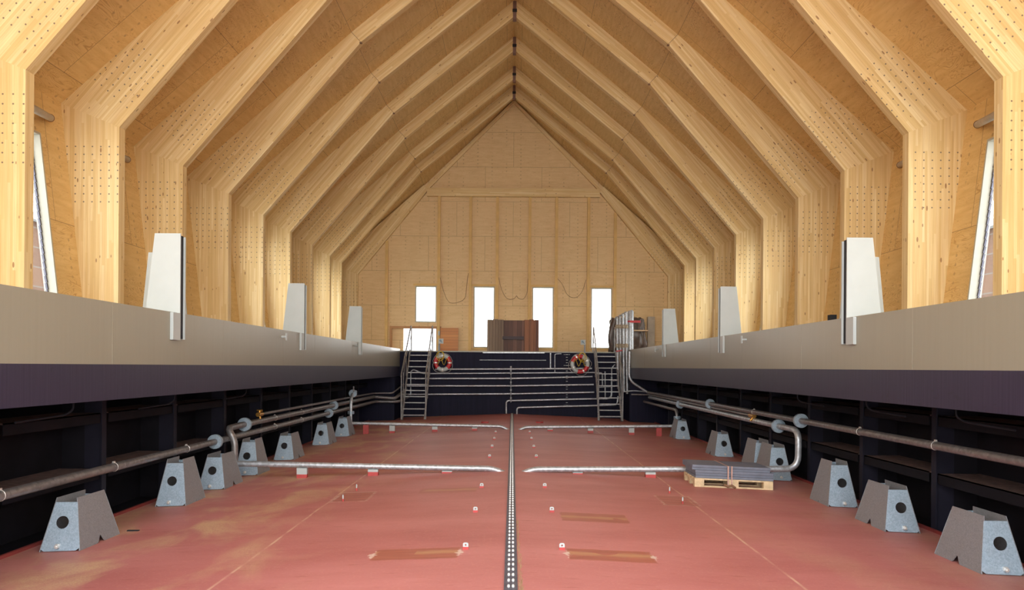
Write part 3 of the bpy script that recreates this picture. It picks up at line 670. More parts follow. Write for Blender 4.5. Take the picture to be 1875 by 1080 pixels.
# ---- galvanised trestles
def trestle(side, z0, typ, label):
    """z0: y of the front bottom edge"""
    xc = side*4.95; zb = fz(4.95)
    hb = .2225; ht = .115; H = {'A': .57, 'B': .67, 'C': .65}[typ]
    Db = .72 if typ == 'B' else .86
    ty0 = .14 if typ != 'B' else .15; ty1 = Db - .16 if typ != 'B' else Db - .18
    t = thing('galvanised_trestle', (xc, z0, zb), label, 'trestle', 'galvanised trestles along the hold sides')
    th = .008
    zi = fz(4.95-.22) if True else zb
    # corners
    def corner(sx, far, top):
        w_ = ht if top else hb
        y = (ty1 if far else ty0) if top else (Db if far else 0)
        x = xc + sx*w_
        return Vector((x, z0+y, (zb+H) if top else fz(x)+.001))
    def plate(name, A, B, C, D, loops_fn, m, inward):
        # A,B bottom, C,D top (C above B, D above A)
        U = (B-A); wd = U.length; U.normalize(); mid = (C+D)/2-(A+B)/2; V = mid - U*mid.dot(U); hgt = V.length; V.normalize()
        def loc(p): d = p-A; return (d.dot(U), d.dot(V))
        a, b, c, d = loc(A), loc(B), loc(C), loc(D)
        mb = MB(); mb.prism(loops_fn(a, b, c, d), A, U, V, inward*th); return mb.build(name, m, t)
    def lerp(p, q, s): return (p[0]+(q[0]-p[0])*s, p[1]+(q[1]-p[1])*s)
    def front(a, b, c, d, hole=True):
        cut = .035; c2 = lerp(c, b, .085); d2 = lerp(d, a, .085)
        ol = [(a[0], a[1]+.006), (a[0]+.008, a[1]+cut), (a[0]+cut+.012, a[1]+.006), (b[0]-cut-.012, b[1]+.006), (b[0]-.008, b[1]+cut), (b[0], b[1]+.006), c2, d2]
        cx = (a[0]+b[0])/2; cy = (a[1]+d[1])/2 + .02
        return [ol, [(cx+.070*math.cos(i*PI/12), cy+.070*math.sin(i*PI/12)) for i in range(24)]] if hole else [ol]
    def sidep(a, b, c, d):
        m_ = (a[0]+b[0])/2 + .02
        if typ == 'A': ol = [a, (m_-.075, a[1]), (m_-.06, .01), (m_-.012, .078), (m_+.008, .078), (m_+.055, .01), (m_+.075, a[1]), b, c, d]
        else: ol = [a, (m_-.012, a[1]), (m_-.012, .03), (m_+.012, .03), (m_+.012, a[1]), b, c, d]
        return [ol]
    iv = Vector((0, 1, 0))
    plate('front_plate', corner(-1, 0, 0), corner(1, 0, 0), corner(1, 0, 1), corner(-1, 0, 1), front, 'galv', iv)
    plate('rear_plate', corner(-1, 1, 0), corner(1, 1, 0), corner(1, 1, 1), corner(-1, 1, 1), front, 'galv', -iv)
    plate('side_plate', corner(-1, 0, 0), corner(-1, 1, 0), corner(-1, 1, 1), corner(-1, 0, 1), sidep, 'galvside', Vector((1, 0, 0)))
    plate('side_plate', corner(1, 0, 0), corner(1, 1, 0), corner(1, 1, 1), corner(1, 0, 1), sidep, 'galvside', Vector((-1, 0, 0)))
    # inner shelf plate just below the rim
    mb = MB(); mb.box((xc-ht-.005, z0+ty0+.0, zb+H-.075), (xc+ht+.005, z0+ty0+.16, zb+H-.068)); mb.build('top_plate', 'galvside', t)
    lx = xc + (.03 if side > 0 else -.01)
    mb = MB(); mb.box((lx-.03, z0-.012, zb+.045), (lx+.008, z0+.02, zb+.085)); mb.cyl((lx-.01, z0-.03, zb+.06), (lx-.01, z0+.0, zb+.06), .022, 14)
    mb.cyl((lx-.01, z0-.045, zb+.06), (lx-.01, z0-.02, zb+.06), .010, 8); mb.build('lug', 'bolt', t)
    return t
TL = [(8.38, 'A', 'leftmost galvanised trestle at the front of the left row, large with notch'), (11.1, 'B', 'tall narrow galvanised trestle under the first flange of the left pipe, second in row'),
      (12.6, 'A', 'galvanised trestle third in the left row, standing before the pipe riser'), (14.25, 'B', 'tall galvanised trestle fourth in the left row, half hidden behind the third'),
      (16.6, 'A', 'galvanised trestle fifth in the left row, standing alone past the long floor pipe'), (19.8, 'A', 'galvanised trestle sixth in the left row, last but one'),
      (22.25, 'A', 'farthest galvanised trestle of the left row under the thin vertical pipe')]
TR = [(7.68, 'A', 'rightmost galvanised trestle at the front of the right row, largest in view'), (9.66, 'A', 'galvanised trestle second in the right row, with notch in its side'),
      (11.4, 'B', 'tall narrow galvanised trestle third in the right row with streaked side'), (14.08, 'C', 'tall galvanised trestle behind the loaded pallet, beside the pipe elbow'),
      (14.97, 'C', 'galvanised trestle hidden behind the one at the pallet, only its side showing'), (17.8, 'A', 'galvanised trestle sixth in the right row, standing alone past the pallet'),
      (22.1, 'A', 'farthest galvanised trestle of the right row under the small pipe riser')]
for z, ty, l in TL: trestle(-1, z, ty, l)
for z, ty, l in TR: trestle(1, z, ty, l)

# ---- pipes
def flange(parent, c, axis, r=.085, t=.022):
    c = Vector(c); axis = Vector(axis).normalized(); mb = MB()
    mb.cyl(c-axis*t*1.6, c-axis*.003, r, 22); mb.cyl(c+axis*.003, c+axis*t*1.6, r, 22)
    ref = Vector((0, 0, 1)) if abs(axis.z) < .9 else Vector((1, 0, 0)); u = axis.cross(ref).normalized(); v = axis.cross(u)
    for i in range(8):
        a = 2*PI*i/8+.2; p = c+(u*math.cos(a)+v*math.sin(a))*r*.8; mb.cyl(p-axis*.05, p+axis*.05, r*.09, 6)
    return mb.build('flange', 'galv', parent)
def pipe_run(label, pts, r, m='pipeold', flanges=(), bend=.25, name='pipe', grp='galvanised pipes', saddle=()):
    t = thing(name, pts[0], label, 'pipe', grp)
    mb = MB(); mb.tube(pts, r, 16, bend); mb.build('pipe_body', m, t)
    for c, ax, fr_ in flanges: flange(t, c, ax, fr_)
    if saddle:
        mb = MB()
        for c in saddle: c = Vector(c); mb.torus(c, r+.002, .004, Vector((0, 1, 0)), seg=16, ms=6); mb.box(c+Vector((-.010, -.02, r)), c+Vector((.010, .02, r+.02)))
        mb.build('clamp', 'bolt', t)
    return t
Yd = Vector((0, 1, 0))
# left long pipes
x, h = -5.15, -1.33
pipe_run('lowest long grey pipe running along the left hold side, in front at far left', [(x, 2.0, Hh(h)), (x, 28.8, Hh(h)), (-4.28, 28.8, Hh(h)), (-4.1, 30.2, Hh(-1.2))], .055, flanges=[((x, 13.28, Hh(h)), Yd, .125), ((x, 21.5, Hh(h)), Yd, .125)], saddle=[(x, z, Hh(h)) for z in (7.7, 9.9, 12.1, 16.6, 18.7)])
x, h = -5.15, -1.14
pipe_run('long grey pipe above the lowest left one, ending in an elbow', [(-4.97, 13.72, Hh(-1.76)), (-4.97, 13.72, Hh(h-.22)), (x+.05, 13.74, Hh(h)), (x, 14.2, Hh(h)), (x, 28.55, Hh(h)), (-4.38, 28.55, Hh(h-.06)), (-4.2, 30.3, Hh(-.92))], .058, bend=.12, flanges=[((x, 14.74, Hh(h)), Yd, .13), ((x, 22.1, Hh(h)), Yd, .13)], saddle=[(x, z, Hh(h)) for z in (16.6, 18.7)])
x, h = -5.15, -1.0
t = pipe_run('thin brownish pipe on the left hold side with a brass valve at its end', [(x, 15.7, Hh(h)), (x, 28.4, Hh(h)), (-4.45, 28.4, Hh(h)), (-4.3, 30.3, Hh(-.72))], .030, bend=.15)
mb = MB(); mb.cyl((x, 15.5, Hh(h)), (x, 15.75, Hh(h)), .045); mb.cyl((x+.02, 15.6, Hh(h)-.15), (x, 15.6, Hh(h)+.08), .022); mb.cyl((x-.05, 15.6, Hh(h)+.08), (x+.06, 15.6, Hh(h)+.08), .02); mb.build('brass_valve', 'brass', t)
x = -4.84
t = pipe_run('short vertical pipe rising from the farthest left trestle to a valve', [(x, 22.95, Hh(-1.72)), (x, 23.0, Hh(-1.0)), (x-.03, 23.3, Hh(-.86)), (x-.05, 23.9, Hh(-.80))], .045, 'pipe', flanges=[((x, 22.98, Hh(-1.40)), (0, 0, 1), .10), ((x-.03, 23.4, Hh(-.84)), Yd, .12)], bend=.12)
mb = MB(); mb.cyl((x+.03, 23.2, Hh(-.78)), (x+.05, 23.1, Hh(-.62)), .018); mb.build('valve_lever', 'pipe', t)
# right long pipes
x, h = 5.1, -.91
pipe_run('highest long grey pipe running along the right hold side to the far corner', [(x, 2.0, Hh(h)), (x, 28.72, Hh(h))], .052, flanges=[((x, 13.5, Hh(h)), Yd, .125), ((x, 19.7, Hh(h)), Yd, .125)], bend=.3, saddle=[(x, z, Hh(h)) for z in (7.3, 9.2, 11.2, 16.1)])
x, h = 5.14, -1.10
pipe_run('long grey pipe below the highest right one, with a big elbow beside the pallet', [(4.3, 13.72, Hh(-1.80)), (x+.0, 13.72, Hh(-1.79)), (x+.0, 13.70, Hh(h)), (x, 14.4, Hh(h)), (x, 28.6, Hh(h))], .056, bend=.24, flanges=[((x, 14.75, Hh(h)), Yd, .13), ((x, 23.4, Hh(h)), Yd, .13)], m='pipe')
x, h = 5.12, -1.0
t = pipe_run('thin brown pipe on the right hold side with a brass valve at its end', [(x, 16.4, Hh(h)), (x, 28.6, Hh(h)), (4.5, 28.85, Hh(h))], .028, bend=.15)
mb = MB(); mb.cyl((x, 16.15, Hh(h)), (x, 16.45, Hh(h)), .045); mb.cyl((x-.07, 16.2, Hh(h)-.10), (x+.06, 16.2, Hh(h)+.07), .024); mb.cyl((x+.06, 16.2, Hh(h)+.07), (x+.13, 16.25, Hh(h)+.07), .018); mb.build('brass_valve', 'brass', t)
x, h = 4.96, -1.26
pipe_run('lower right pipe bending down into the farthest right trestle', [(x, 22.95, Hh(-1.72)), (x, 23.0, Hh(h)), (x, 23.5, Hh(h)), (x, 28.7, Hh(h))], .045, bend=.2, flanges=[((x, 22.96, Hh(-1.48)), (0, 0, 1), .10)], m='pipeold')
# floor pipes (near pair, far pair)
def fpipe(label, a, b, yy, r, sg):
    a = Vector((a[0], yy, Hh(a[1]))); b = Vector((b[0], yy, Hh(b[1]))); e = Vector((b.x - sg*.20, yy, fz(b.x)-.03))
    return pipe_run(label, [a, b, e], r, 'pipe', bend=.12, grp='suction pipes across the floor')
fpipe('near floor pipe crossing the left half of the hold to the keel strip', (-4.97, -1.765), (-.34, -1.825), 13.72, .052, -1)
fpipe('near floor pipe crossing the right half of the hold to the keel strip', (4.3, -1.80), (.40, -1.83), 13.72, .052, 1)
fpipe('far floor pipe crossing the left half of the hold below the bulkhead', (-4.84, -1.715), (-.30, -1.78), 22.95, .048, -1)
fpipe('far floor pipe crossing the right half of the hold below the bulkhead', (4.96, -1.735), (.40, -1.80), 22.95, .048, 1)
def support(px, yy, topz, label, w_=.09, red=False):
    x = (px-VX)/F*yy; f = fz(x)
    t = thing('pipe_support', (x, yy, f), label, 'pipe support', 'pipe supports on the floor')
    hh = max(topz - f, .03)
    mb = MB(); mb.box((x-w_, yy-.05, f-.008), (x+w_, yy+.05, f+min(.065, hh*.6))); mb.build('base', 'redox', t)
    mb = MB(); mb.box((x-w_, yy-.045, f+min(.065, hh*.6)), (x+w_, yy+.045, f+hh)); mb.build('block', 'redox' if red else 'white', t)
def ph(x, a, b, r): # pipe underside
    k = (abs(x)-abs(b[0]))/(abs(a[0])-abs(b[0])); return Hh(b[1]+(a[1]-b[1])*k)-r
for px, l in ((555, 'white block under the near left floor pipe, outermost'), (685, 'white block under the near left floor pipe, middle'), (820, 'low block under the near left floor pipe, closest to the keel')):
    x = (px-VX)/F*13.72; support(px, 13.72, ph(x, (-4.97, -1.765), (-.34, -1.825), .052), l)
for px, l in ((1059, 'low block under the near right floor pipe, closest to the keel'), (1192, 'white block under the near right floor pipe, beside the pallet')):
    x = (px-VX)/F*13.72; support(px, 13.72, ph(x, (4.3, -1.80), (.40, -1.83), .052), l)
for px, l, rd in ((671, 'red block under the far left floor pipe beside the last trestle', True), (719, 'white block under the far left floor pipe, outermost white one', False), (797, 'white block under the far left floor pipe, middle one', False), (870, 'low block under the far left floor pipe, closest to the keel', False)):
    x = (px-VX)/F*22.95; support(px, 22.95, ph(x, (-4.84, -1.715), (-.3, -1.78), .048), l, .08, rd)
for px, l, rd in ((1008, 'low block under the far right floor pipe, closest to the keel', False), (1082, 'white block under the far right floor pipe, middle one', False), (1157, 'white block under the far right floor pipe, outermost white one', False), (1207, 'red block under the far right floor pipe beside the last trestle', True)):
    x = (px-VX)/F*22.95; support(px, 22.95, ph(x, (4.96, -1.735), (.4, -1.80), .048), l, .08, rd)
# round dark red covers behind the far pipes
for px, l in ((888, 'round dark red floor fitting left of the keel near the bulkhead'), (988, 'round dark red floor fitting right of the keel near the bulkhead')):
    g = G(px, 774); mb = MB(); mb.cyl(g+Vector((0, 0, -.01)), g+Vector((0, 0, .05)), .13, 20); tag(mb.build('floor_cover', 'redox'), l, 'floor fitting')

# ---- bulkhead pipes
def bp(pts, r, label, z=30.42, bend=.12): 
    t = pipe_run(label, [P(a, b, z) for a, b in pts], r, 'pipe', bend=bend, grp='pipes on the bulkhead'); return t
bp([(797, 676), (939, 675.5), (1084, 674.5)], .034, 'topmost full-width pipe on the dark bulkhead, right behind the life rings')
bp([(752, 724), (752, 680), (757, 676.5), (775, 684), (1084, 682), (1103, 683), (1103, 706)], .028, 'second pipe from the top on the bulkhead, thin, bending down behind both stairs', 30.48, .08)
bp([(760, 693), (939, 692.8), (1085, 689.5)], .034, 'third full-width pipe from the top on the bulkhead')
bp([(742, 706.5), (939, 706.3), (1087, 704)], .034, 'fourth full-width pipe from the top on the bulkhead')
bp([(735, 722), (939, 721), (1088, 718)], .034, 'fifth full-width pipe from the top on the bulkhead')
bp([(927, 757), (927, 733.5), (1090, 730), (1112, 730), (1120, 726), (1120, 690)], .036, 'bulkhead pipe bending down to the floor left of the keel strip')
bp([(946.5, 758), (946.5, 746), (1090, 742.5), (1130, 741), (1132, 725)], .036, 'lowest bulkhead pipe bending down to the floor right of the keel strip')
bp([(878, 659), (1000, 659.5)], .016, 'thin short bar on the bulkhead below the wooden cabinet', 30.585)
bp([(1008, 646), (1008, 674)], .030, 'short vertical pipe stub from the deck edge right of the cabinet')
bp([(1028, 647.5), (1016, 648), (1016, 683)], .018, 'thin pipe bent over at the deck edge beside the draught marks', 30.5, .06)
bp([(1108, 680), (1108, 727)], .026, 'vertical pipe behind the right stair, the inner one', 30.5)
bp([(1092, 709), (1131, 707)], .022, 'short horizontal pipe behind the right stair', 30.52)
bp([(1126, 667), (1120, 674), (1120, 697), (1131, 697)], .022, 'short bent pipe behind the right stair below its top steps', 30.52, .05)
bp([(1144, 717), (1160, 715), (1182, 717)], .024, 'short horizontal pipe right of the right stair into the hold side', 28.975)
mb = MB(); a = P(884, 645.5, 30.52); b = P(997, 645.8, 30.52); mb.beam(a, b, .04, .04); tag(mb.build('edge_bar', 'pipe'), 'pale metal bar on the deck edge below the wooden cabinet', 'bar')
mb = MB()
for yy in (672, 678, 684, 693, 700, 706.5, 714, 721, 729, 734): c = P(935.5, yy, 30.36); mb.box(c+Vector((-.035, -.01, -.04)), c+Vector((.035, .05, .04)))
mb.box(P(934.8, 737, 30.5), P(936.2, 670, 30.58)); tag(mb.build('clamp_rail', 'galvside'), 'vertical clamp rail holding the bulkhead pipes above the keel strip', 'clamp rail')
# draught marks
mb = MB()
for i, yy in enumerate((649, 654, 659, 664, 669, 679, 688.5, 693, 698, 708, 712.5, 722.5, 727, 737, 742)):
    w_ = .065 if i in (0, 4, 14) else .035
    c = P(1038, yy, 30.59); mb.box(c+Vector((-w_, 0, -.012)), c+Vector((w_, .008, .012)))
    if i in (0, 4, 14):
        for sx in (-1, 1): mb.box(c+Vector((sx*.09, 0, -.012)), c+Vector((sx*.12, .008, .012)))
o = mb.build('draught_marks', 'white'); tag(o, 'column of short white draught marks painted on the dark bulkhead', 'markings')

# ---- stairs
def stair(xc_b, xc_t, label, feet_y, steps, topy):
    fx = (xc_b-VX)/F*28.75; tx = (xc_t-VX)/F*30.45
    foot = Vector((fx, 28.75, fz(fx))); top = Vector((tx, 30.45, DECK+.02)); wd = .42
    t = thing('stair', foot, label, 'stair', 'steel stairs to the upper deck')
    for s_ in (-1, 1):
        o = Vector((s_*wd, 0, 0))
        mb = MB(); mb.beam(foot+o+Vector((0, 0, -.01)), top+o, .045, .16, (0, -1, 0)); mb.build('stringer', 'stair', t)
        g = Vector((s_*(wd+.04), 0, 0))
        mb = MB(); mid = foot+g+Vector((0, -.02, 1.72)); end = Vector((tx, 30.75, Hh(1.64)))+g-Vector((s_*.03, 0, 0))
        mb.tube([foot+g, mid-Vector((0, 0, .2)), mid, end, end+Vector((0, .12, -.05)), Vector((end.x, end.y+.14, DECK+.0))], .025, 10, .08)
        mb.tube([foot+g+Vector((0, .15, .3)), foot.lerp(top, .5)+g+Vector((0, -.25, .75)), end+Vector((0, .02, -.42))], .013, 8, .1)
        mb.tube([foot.lerp(top, .3)+g, foot.lerp(top, .3)+g+Vector((0, -.1, .98))], .013, 8)
        mb.tube([foot.lerp(top, .62)+g, foot.lerp(top, .62)+g+Vector((0, -.05, .98))], .013, 8)
        mb.torus(mid+Vector((0, .0, -.1)), .09, .014, Vector((1, 0, 0)), seg=20, ms=8)
        mb.build('handrail', 'stair', t)
    for i in range(11):
        k = (i+.75)/11.6; c = foot.lerp(top, k)
        mb = MB(); mb.box(c+Vector((-wd+.02, -.09, -.018)), c+Vector((wd-.02, .09, .018))); mb.build('tread', 'stair', t)
stair(757.5, 770, 'grey steel stair with handrails left of the hold, leading to the open doorway', 768, None, None)
stair(1118.5, 1107.5, 'grey steel stair with handrails right of the hold, beside the pipe cluster', 771, None, None)

# ---- life rings on posts
def ring(c, R, r, label, rot, sgn):
    t = thing('life_ring', c, label, 'life ring', 'life rings hung on the bulkhead')
    for i in range(4):
        a0 = rot + i*PI/2; mb = MB(); mb.torus(c, R, r, a0=a0, a1=a0+PI/2, seg=14, ms=14)
        mb.build('ring_segment', 'white' if i % 2 == 0 else 'red', t)
    mb = MB()
    for i in range(4):
        bw = .09 if sgn > 0 else .035; a0 = rot+PI/4+i*PI/2-bw; mb.torus(c, R, r+.004, a0=a0, a1=a0+2*bw, seg=4, ms=14)
    mb.build('band', 'bolt', t)
    mb = MB(); pts = []
    for k in range(4):
        a0 = rot+k*PI/2+PI*.75
        for j in range(9):
            a = a0+j/8*PI/2; rad = R+r+.01+.07*math.sin(j/8*PI)*(1 if math.sin(a) < .3 else .3)
            pts.append(c+Vector((math.cos(a)*rad, -.02, -math.sin(a)*rad*-1)))
    mb.tube(pts+[pts[0]], .008, 6); mb.build('grab_line', 'rope', t)
rl = P(810.5, 664, 30.2); rr_ = P(1062, 666.5, 30.2)
ring(rl, .275, .085, 'red and white life ring beside the left stair, white at top and bottom', PI*.25, 1)
ring(rr_, .30, .085, 'red and white life ring beside the right stair, white at its sides', PI*.60, 1)
for c, s_, l in ((rl, -1, 'yellow rope coil hanging over the left life ring'), (rr_, 1, 'yellow rope coil hanging over the right life ring')):
    mb = MB()
    for k in range(2):
        pts = []
        for j in range(25):
            a = j/24*2*PI; pts.append(c+Vector((math.cos(a)*(.12+.03*k)+s_*.03*k+s_*.06, -.11-.02*k, .30+math.sin(a)*(.15+.03*k)-.04*k)))
        mb.tube(pts, .012, 6)
    pts = [c+Vector((s_*-.25+.5*k/10*s_*.9, -.09, .05+.14*math.sin(k*1.1))) for k in range(11)]; mb.tube(pts, .011, 6)
    tag(mb.build('rope_coil', 'yellow'), l, 'rope', 'yellow ropes')
for (px, py), l in (((807.5, 624.5), 'small white sign with blue mark on a post above the left life ring'), ((1067.5, 626.5), 'small white sign with blue mark on a post above the right life ring')):
    c = P(px, py, 30.5); t = thing('life_ring_post', (c.x, c.y, DECK), l, 'sign post', 'life ring posts')
    xo = -.07 if px < 900 else .07
    mb = MB(); mb.beam((c.x+xo, c.y, Hh(.15)), (c.x+xo, c.y, c.z-.0), .06, .05, (0, 1, 0)); mb.beam((c.x+xo, c.y, Hh(.42)), (c.x+xo, 30.1, Hh(.42)), .03, .03); mb.build('post', 'galvside', t)
    mb = MB(); mb.box(c+Vector((-.10, -.05, -.10)), c+Vector((.10, -.035, .10))); sgn = mb.build('sign_plate', 'white', t)
    mb = MB(); q = c+Vector((0, -.055, 0)); mb.torus(q+Vector((-.02, 0, .02)), .028, .010, seg=16, ms=6) ; mb.beam(q+Vector((0, 0, -.0)), q+Vector((.05, 0, -.055)), .02, .02, (0, 1, 0)); mb.build('sign_symbol', 'signblue', sgn)
    mb = MB(); 
    if px < 900: mb.beam((c.x-.13, c.y, DECK), (c.x-.13, c.y, Hh(1.5)), .05, .05, (0, 1, 0))

# ---- wooden cabinet on the upper deck
zc = 31.7; a = P(892, 585, zc); b = P(922.5, 585, zc); c = P(960, 585, zc); d = P(987, 585, zc); zt = a.z
t = thing('wooden_cabinet', ((a.x+d.x)/2, zc, DECK), 'weathered dark wooden cabinet with folded doors standing on the upper deck centre', 'cabinet')
mb = MB(); mb.box((a.x+.02, zc+.12, DECK), (d.x-.02, zc+.62, zt-.02)); mb.build('body', 'darkwood', t)
for (p, q, m_, dy) in ((a, b, 'greywood', 0), (c, d, 'redwood', 0)):
    mb = MB(); nb = 3; wdt = (q.x-p.x)/nb
    for i in range(nb): mb.box((p.x+wdt*i+.004, zc+dy+(.006 if i % 2 else 0), DECK), (p.x+wdt*(i+1)-.004, zc+.12, zt+(.02 if i == 1 else 0)))
    mb.build('door', m_, t)
mb = MB(); nb = 4; wdt = (c.x-b.x)/nb
for i in range(nb): mb.box((b.x+wdt*i+.004, zc+.07+(.006 if i % 2 else 0), DECK), (b.x+wdt*(i+1)-.004, zc+.12, zt-.02))
mb.build('centre_panel', 'darkwood', t)
e = P(920, 618.5, zc); f = P(957, 618.5, zc); mb = MB(); mb.box((e.x, zc-.05, e.z-.065), (f.x+.04, zc+.04, e.z+.065)); mb.build('crossbar', plain('dark_bar', (.06, .04, .045), .6), t)

# ---- wrapped bundle, pipe cluster
def lump(cx, cy, cz, sx_, sy_, sz, seed, amp):
    bm = bmesh.new(); bmesh.ops.create_icosphere(bm, subdivisions=5, radius=1.0)
    for v in bm.verts:
        n = v.co.normalized(); q = Vector([math.copysign(abs(k)**.27, k) for k in n])
        w_ = noise.noise(Vector((q.x*2.2+seed, q.y*2.2, q.z*1.1)))*amp + abs(noise.noise(Vector((q.x*6+seed, q.y*6, q.z*1.6))))*amp*.9
        q = q*(1+w_)
        v.co = Vector((cx+q.x*sx_, cy+q.y*sy_, cz+q.z*sz))
        if v.co.z < DECK: v.co.z = DECK + .002
    return bm
def from_bm(bm, name, m, parent=None):
    me = bpy.data.meshes.new(name); bm.to_mesh(me); bm.free(); me.materials.append(MT[m])
    for p in me.polygons: p.use_smooth = True
    o = bpy.data.objects.new(name, me); COL.objects.link(o)
    if parent: o.parent = parent; o.matrix_parent_inverse = Matrix.Translation(-parent.location)
    return o
a = P(1118, 582, 31.2); b = P(1184, 580, 31.2); cz = (a.z+DECK)/2
t = thing('wrapped_bundle', ((a.x+b.x)/2, 31.3, DECK), 'dark brown tarpaulin bundle strapped upright behind the vertical pipes on the right', 'bundle')
from_bm(lump((a.x+b.x)/2+.02, 31.6, cz, (b.x-a.x)/2*.92, .36, (a.z-DECK)/2*.95, 3.0, .17), 'tarpaulin', 'tarp', t)
mb = MB(); q = P(1160, 605, 31.1); q2 = P(1186, 605, 31.1); mb.box((q.x-.05, 31.06, q.z-.025), (q2.x+.03, 31.10, q.z+.025)); mb.box((q2.x+.0, 31.06, q.z-.025), (q2.x+.03, 31.9, q.z+.025)); mb.build('strap', 'tan', t)
mb = MB(); mb.tube([P(1124, 584, 31.0), P(1120, 600, 30.95), P(1117, 622, 30.95), P(1121, 641, 31.0)], .1, 12, .3, rr=None)
o = tag(mb.build('rolled_tarpaulin', 'tarp'), 'brown tarpaulin roll standing left of the vertical valve pipes', 'tarpaulin')
lbl = ['leftmost', 'second', 'third', 'fourth']
for i, px in enumerate((1130, 1135.5, 1141, 1146.5)):
    z = 29.95-.2*i; top = 580-3*i
    t = pipe_run('%s of the four slim vertical valve pipes beside the right stair' % lbl[i], [P(px+2, 712+i*3, z), P(px+1.5, 690, z), P(px, top, z), P(px-3, top+4, z-.02)], .048, 'pipe', bend=.06, grp='vertical valve pipes')
    for yy in (598, 633):
        mb = MB(); c = P(px, yy, z); mb.cyl(c+Vector((0, 0, -.07)), c+Vector((0, 0, .07)), .07, 12); mb.cyl(c+Vector((0, -.16, 0)), c+Vector((0, 0, 0)), .02, 8); mb.torus(c+Vector((0, -.16, 0)), .065, .012, seg=16, ms=6)
        mb.build('valve', 'valve', t)
mb = MB(); c = P(1154.5, 571, 29.6); e = P(1154.5, 641.5, 29.6); mb.tube([e, c, c+Vector((-.02, 0, .06))], .125, 20, rr=[.125, .125, .09])
t = tag(mb.build('vent_pipe', 'pipe'), 'thick grey vertical pipe with rounded top at the right coaming end', 'pipe')
mb = MB(); mb.cyl(P(1154.5, 590, 29.6), P(1154.5, 587, 29.6), .132, 20); mb.box(P(1154, 590.5, 29.46), P(1172, 587, 29.55)); mb.build('red_strap', 'red', t, label='red strap')
mb = MB(); a = P(1128, 643, 29.6); b = P(1148, 640, 29.6); mb.beam(a, b, .03, .05); tag(mb.build('red_band', 'red'), 'red band tied across the four slim valve pipes', 'strap')
mb = MB(); mb.tube([P(1153, 643, 28.75), P(1152, 690, 28.75), P(1158, 700, 28.75), Vector((5.1, 28.75, Hh(-.91)))], .05, 14, .25); tag(mb.build('pipe', 'pipe'), 'pipe dropping below the thick vertical pipe and curving to the hold side', 'pipe', 'galvanised pipes')
mb = MB(); a = P(1185, 641, 32.9); b = P(1198, 580, 32.9); mb.box((a.x, 32.75, DECK), (b.x, ZG-.01, b.z)); tag(mb.build('wall_box', 'greybox'), 'tall tan cabinet on the gable wall right of the wrapped bundle', 'box')
mb = MB(); c = P(1155.3, 691.5, 29.7); mb.box(c+Vector((-.03, -.12, -.08)), c+Vector((.03, -.1, .08))); tag(mb.build('tag_plate', 'white'), 'small white tag on the pipe below the right coaming end', 'tag')

# ---- pallet with boards
yf = 12.82; xl = P(1272, 890, yf).x; xr = P(1415.5, 894, yf).x; yb = yf + .85
s0 = 0.0
base = fz(xr) + .0
pz = fz(xl)
t = thing('pallet', (xl, yf, pz), 'wooden euro pallet under the boards, beside the right pipe elbow', 'pallet')
mb_rot = Matrix.Rotation(math.radians(2.0), 4, 'Z')
def pv(x, y, z):
    """local pallet coordinates to world (follows the sloping floor)"""
    xx = xl + (xr-xl)*x/1.2; return Vector((xx, yf+y, fz(xx)+z+.002))
def pbox(mb, x0, x1, y0, y1, z0, z1, mi=0):
    vs = [pv(x0,y0,z0), pv(x1,y0,z0), pv(x1,y1,z0), pv(x0,y1,z0), pv(x0,y0,z1), pv(x1,y0,z1), pv(x1,y1,z1), pv(x0,y1,z1)]
    mb.add(vs, [(0,3,2,1),(4,5,6,7),(0,1,5,4),(1,2,6,5),(2,3,7,6),(3,0,4,7)], mi=mi)
for y0_ in (0, .35, .70):
    mb = MB(); pbox(mb, 0, 1.2, y0_, y0_+.10, 0, .022); mb.build('bottom_board', 'pallet', t)
    for x0_ in (0, .5275, 1.055):
        mb = MB(); pbox(mb, x0_, x0_+.145, y0_, y0_+.10, .022, .10); mb.build('block', 'pallet', t)
for x0_ in (0, .5275, 1.055): mb = MB(); pbox(mb, x0_, x0_+.145, 0, .8, .10, .122); mb.build('stringer_board', 'pallet', t)
for y0_ in (0, .175, .35, .525, .70): mb = MB(); pbox(mb, 0, 1.2, y0_, y0_+.10, .122, .144); mb.build('deck_board', 'pallet', t)
names = ['lowest', 'second', 'third', 'fourth', 'fifth', 'sixth', 'seventh', 'topmost']
zz = .146
spec = [(.02, 1.215, .045), (.025, 1.215, .045), (.015, 1.215, .045), (-.03, 1.17, .045), (-.03, 1.17, .04)]
for i, (a0, a1, th) in enumerate(spec):
    mb = MB(); pbox(mb, a0, a1, .03+(.02 if i % 2 else 0), .78, zz, zz+th-.003); zz += th
    tag(mb.build('stacked_board', 'board'), '%s grey blue board in the stack on the pallet' % (names[i] if i < 4 else 'topmost'), 'board', 'boards on the pallet')
t = thing('lashing_strap', pv(.52, 0, .1), 'pinkish lashing strap around the stack of boards on the pallet', 'strap')
mb = MB()
for xo in (.50, .555): pbox(mb, xo, xo+.02, -.012, -.004, .02, zz+.004)
pbox(mb, .49, .51, -.012, .8, zz, zz+.005)
mb.build('webbing', 'strap', t)
mb = MB(); mb.tube([pv(.44, -.02, .06), pv(.5, -.03, .03), pv(.56, -.03, .05), pv(.62, -.02, .01)], .02, 8); mb.build('buckle', 'cable', t)

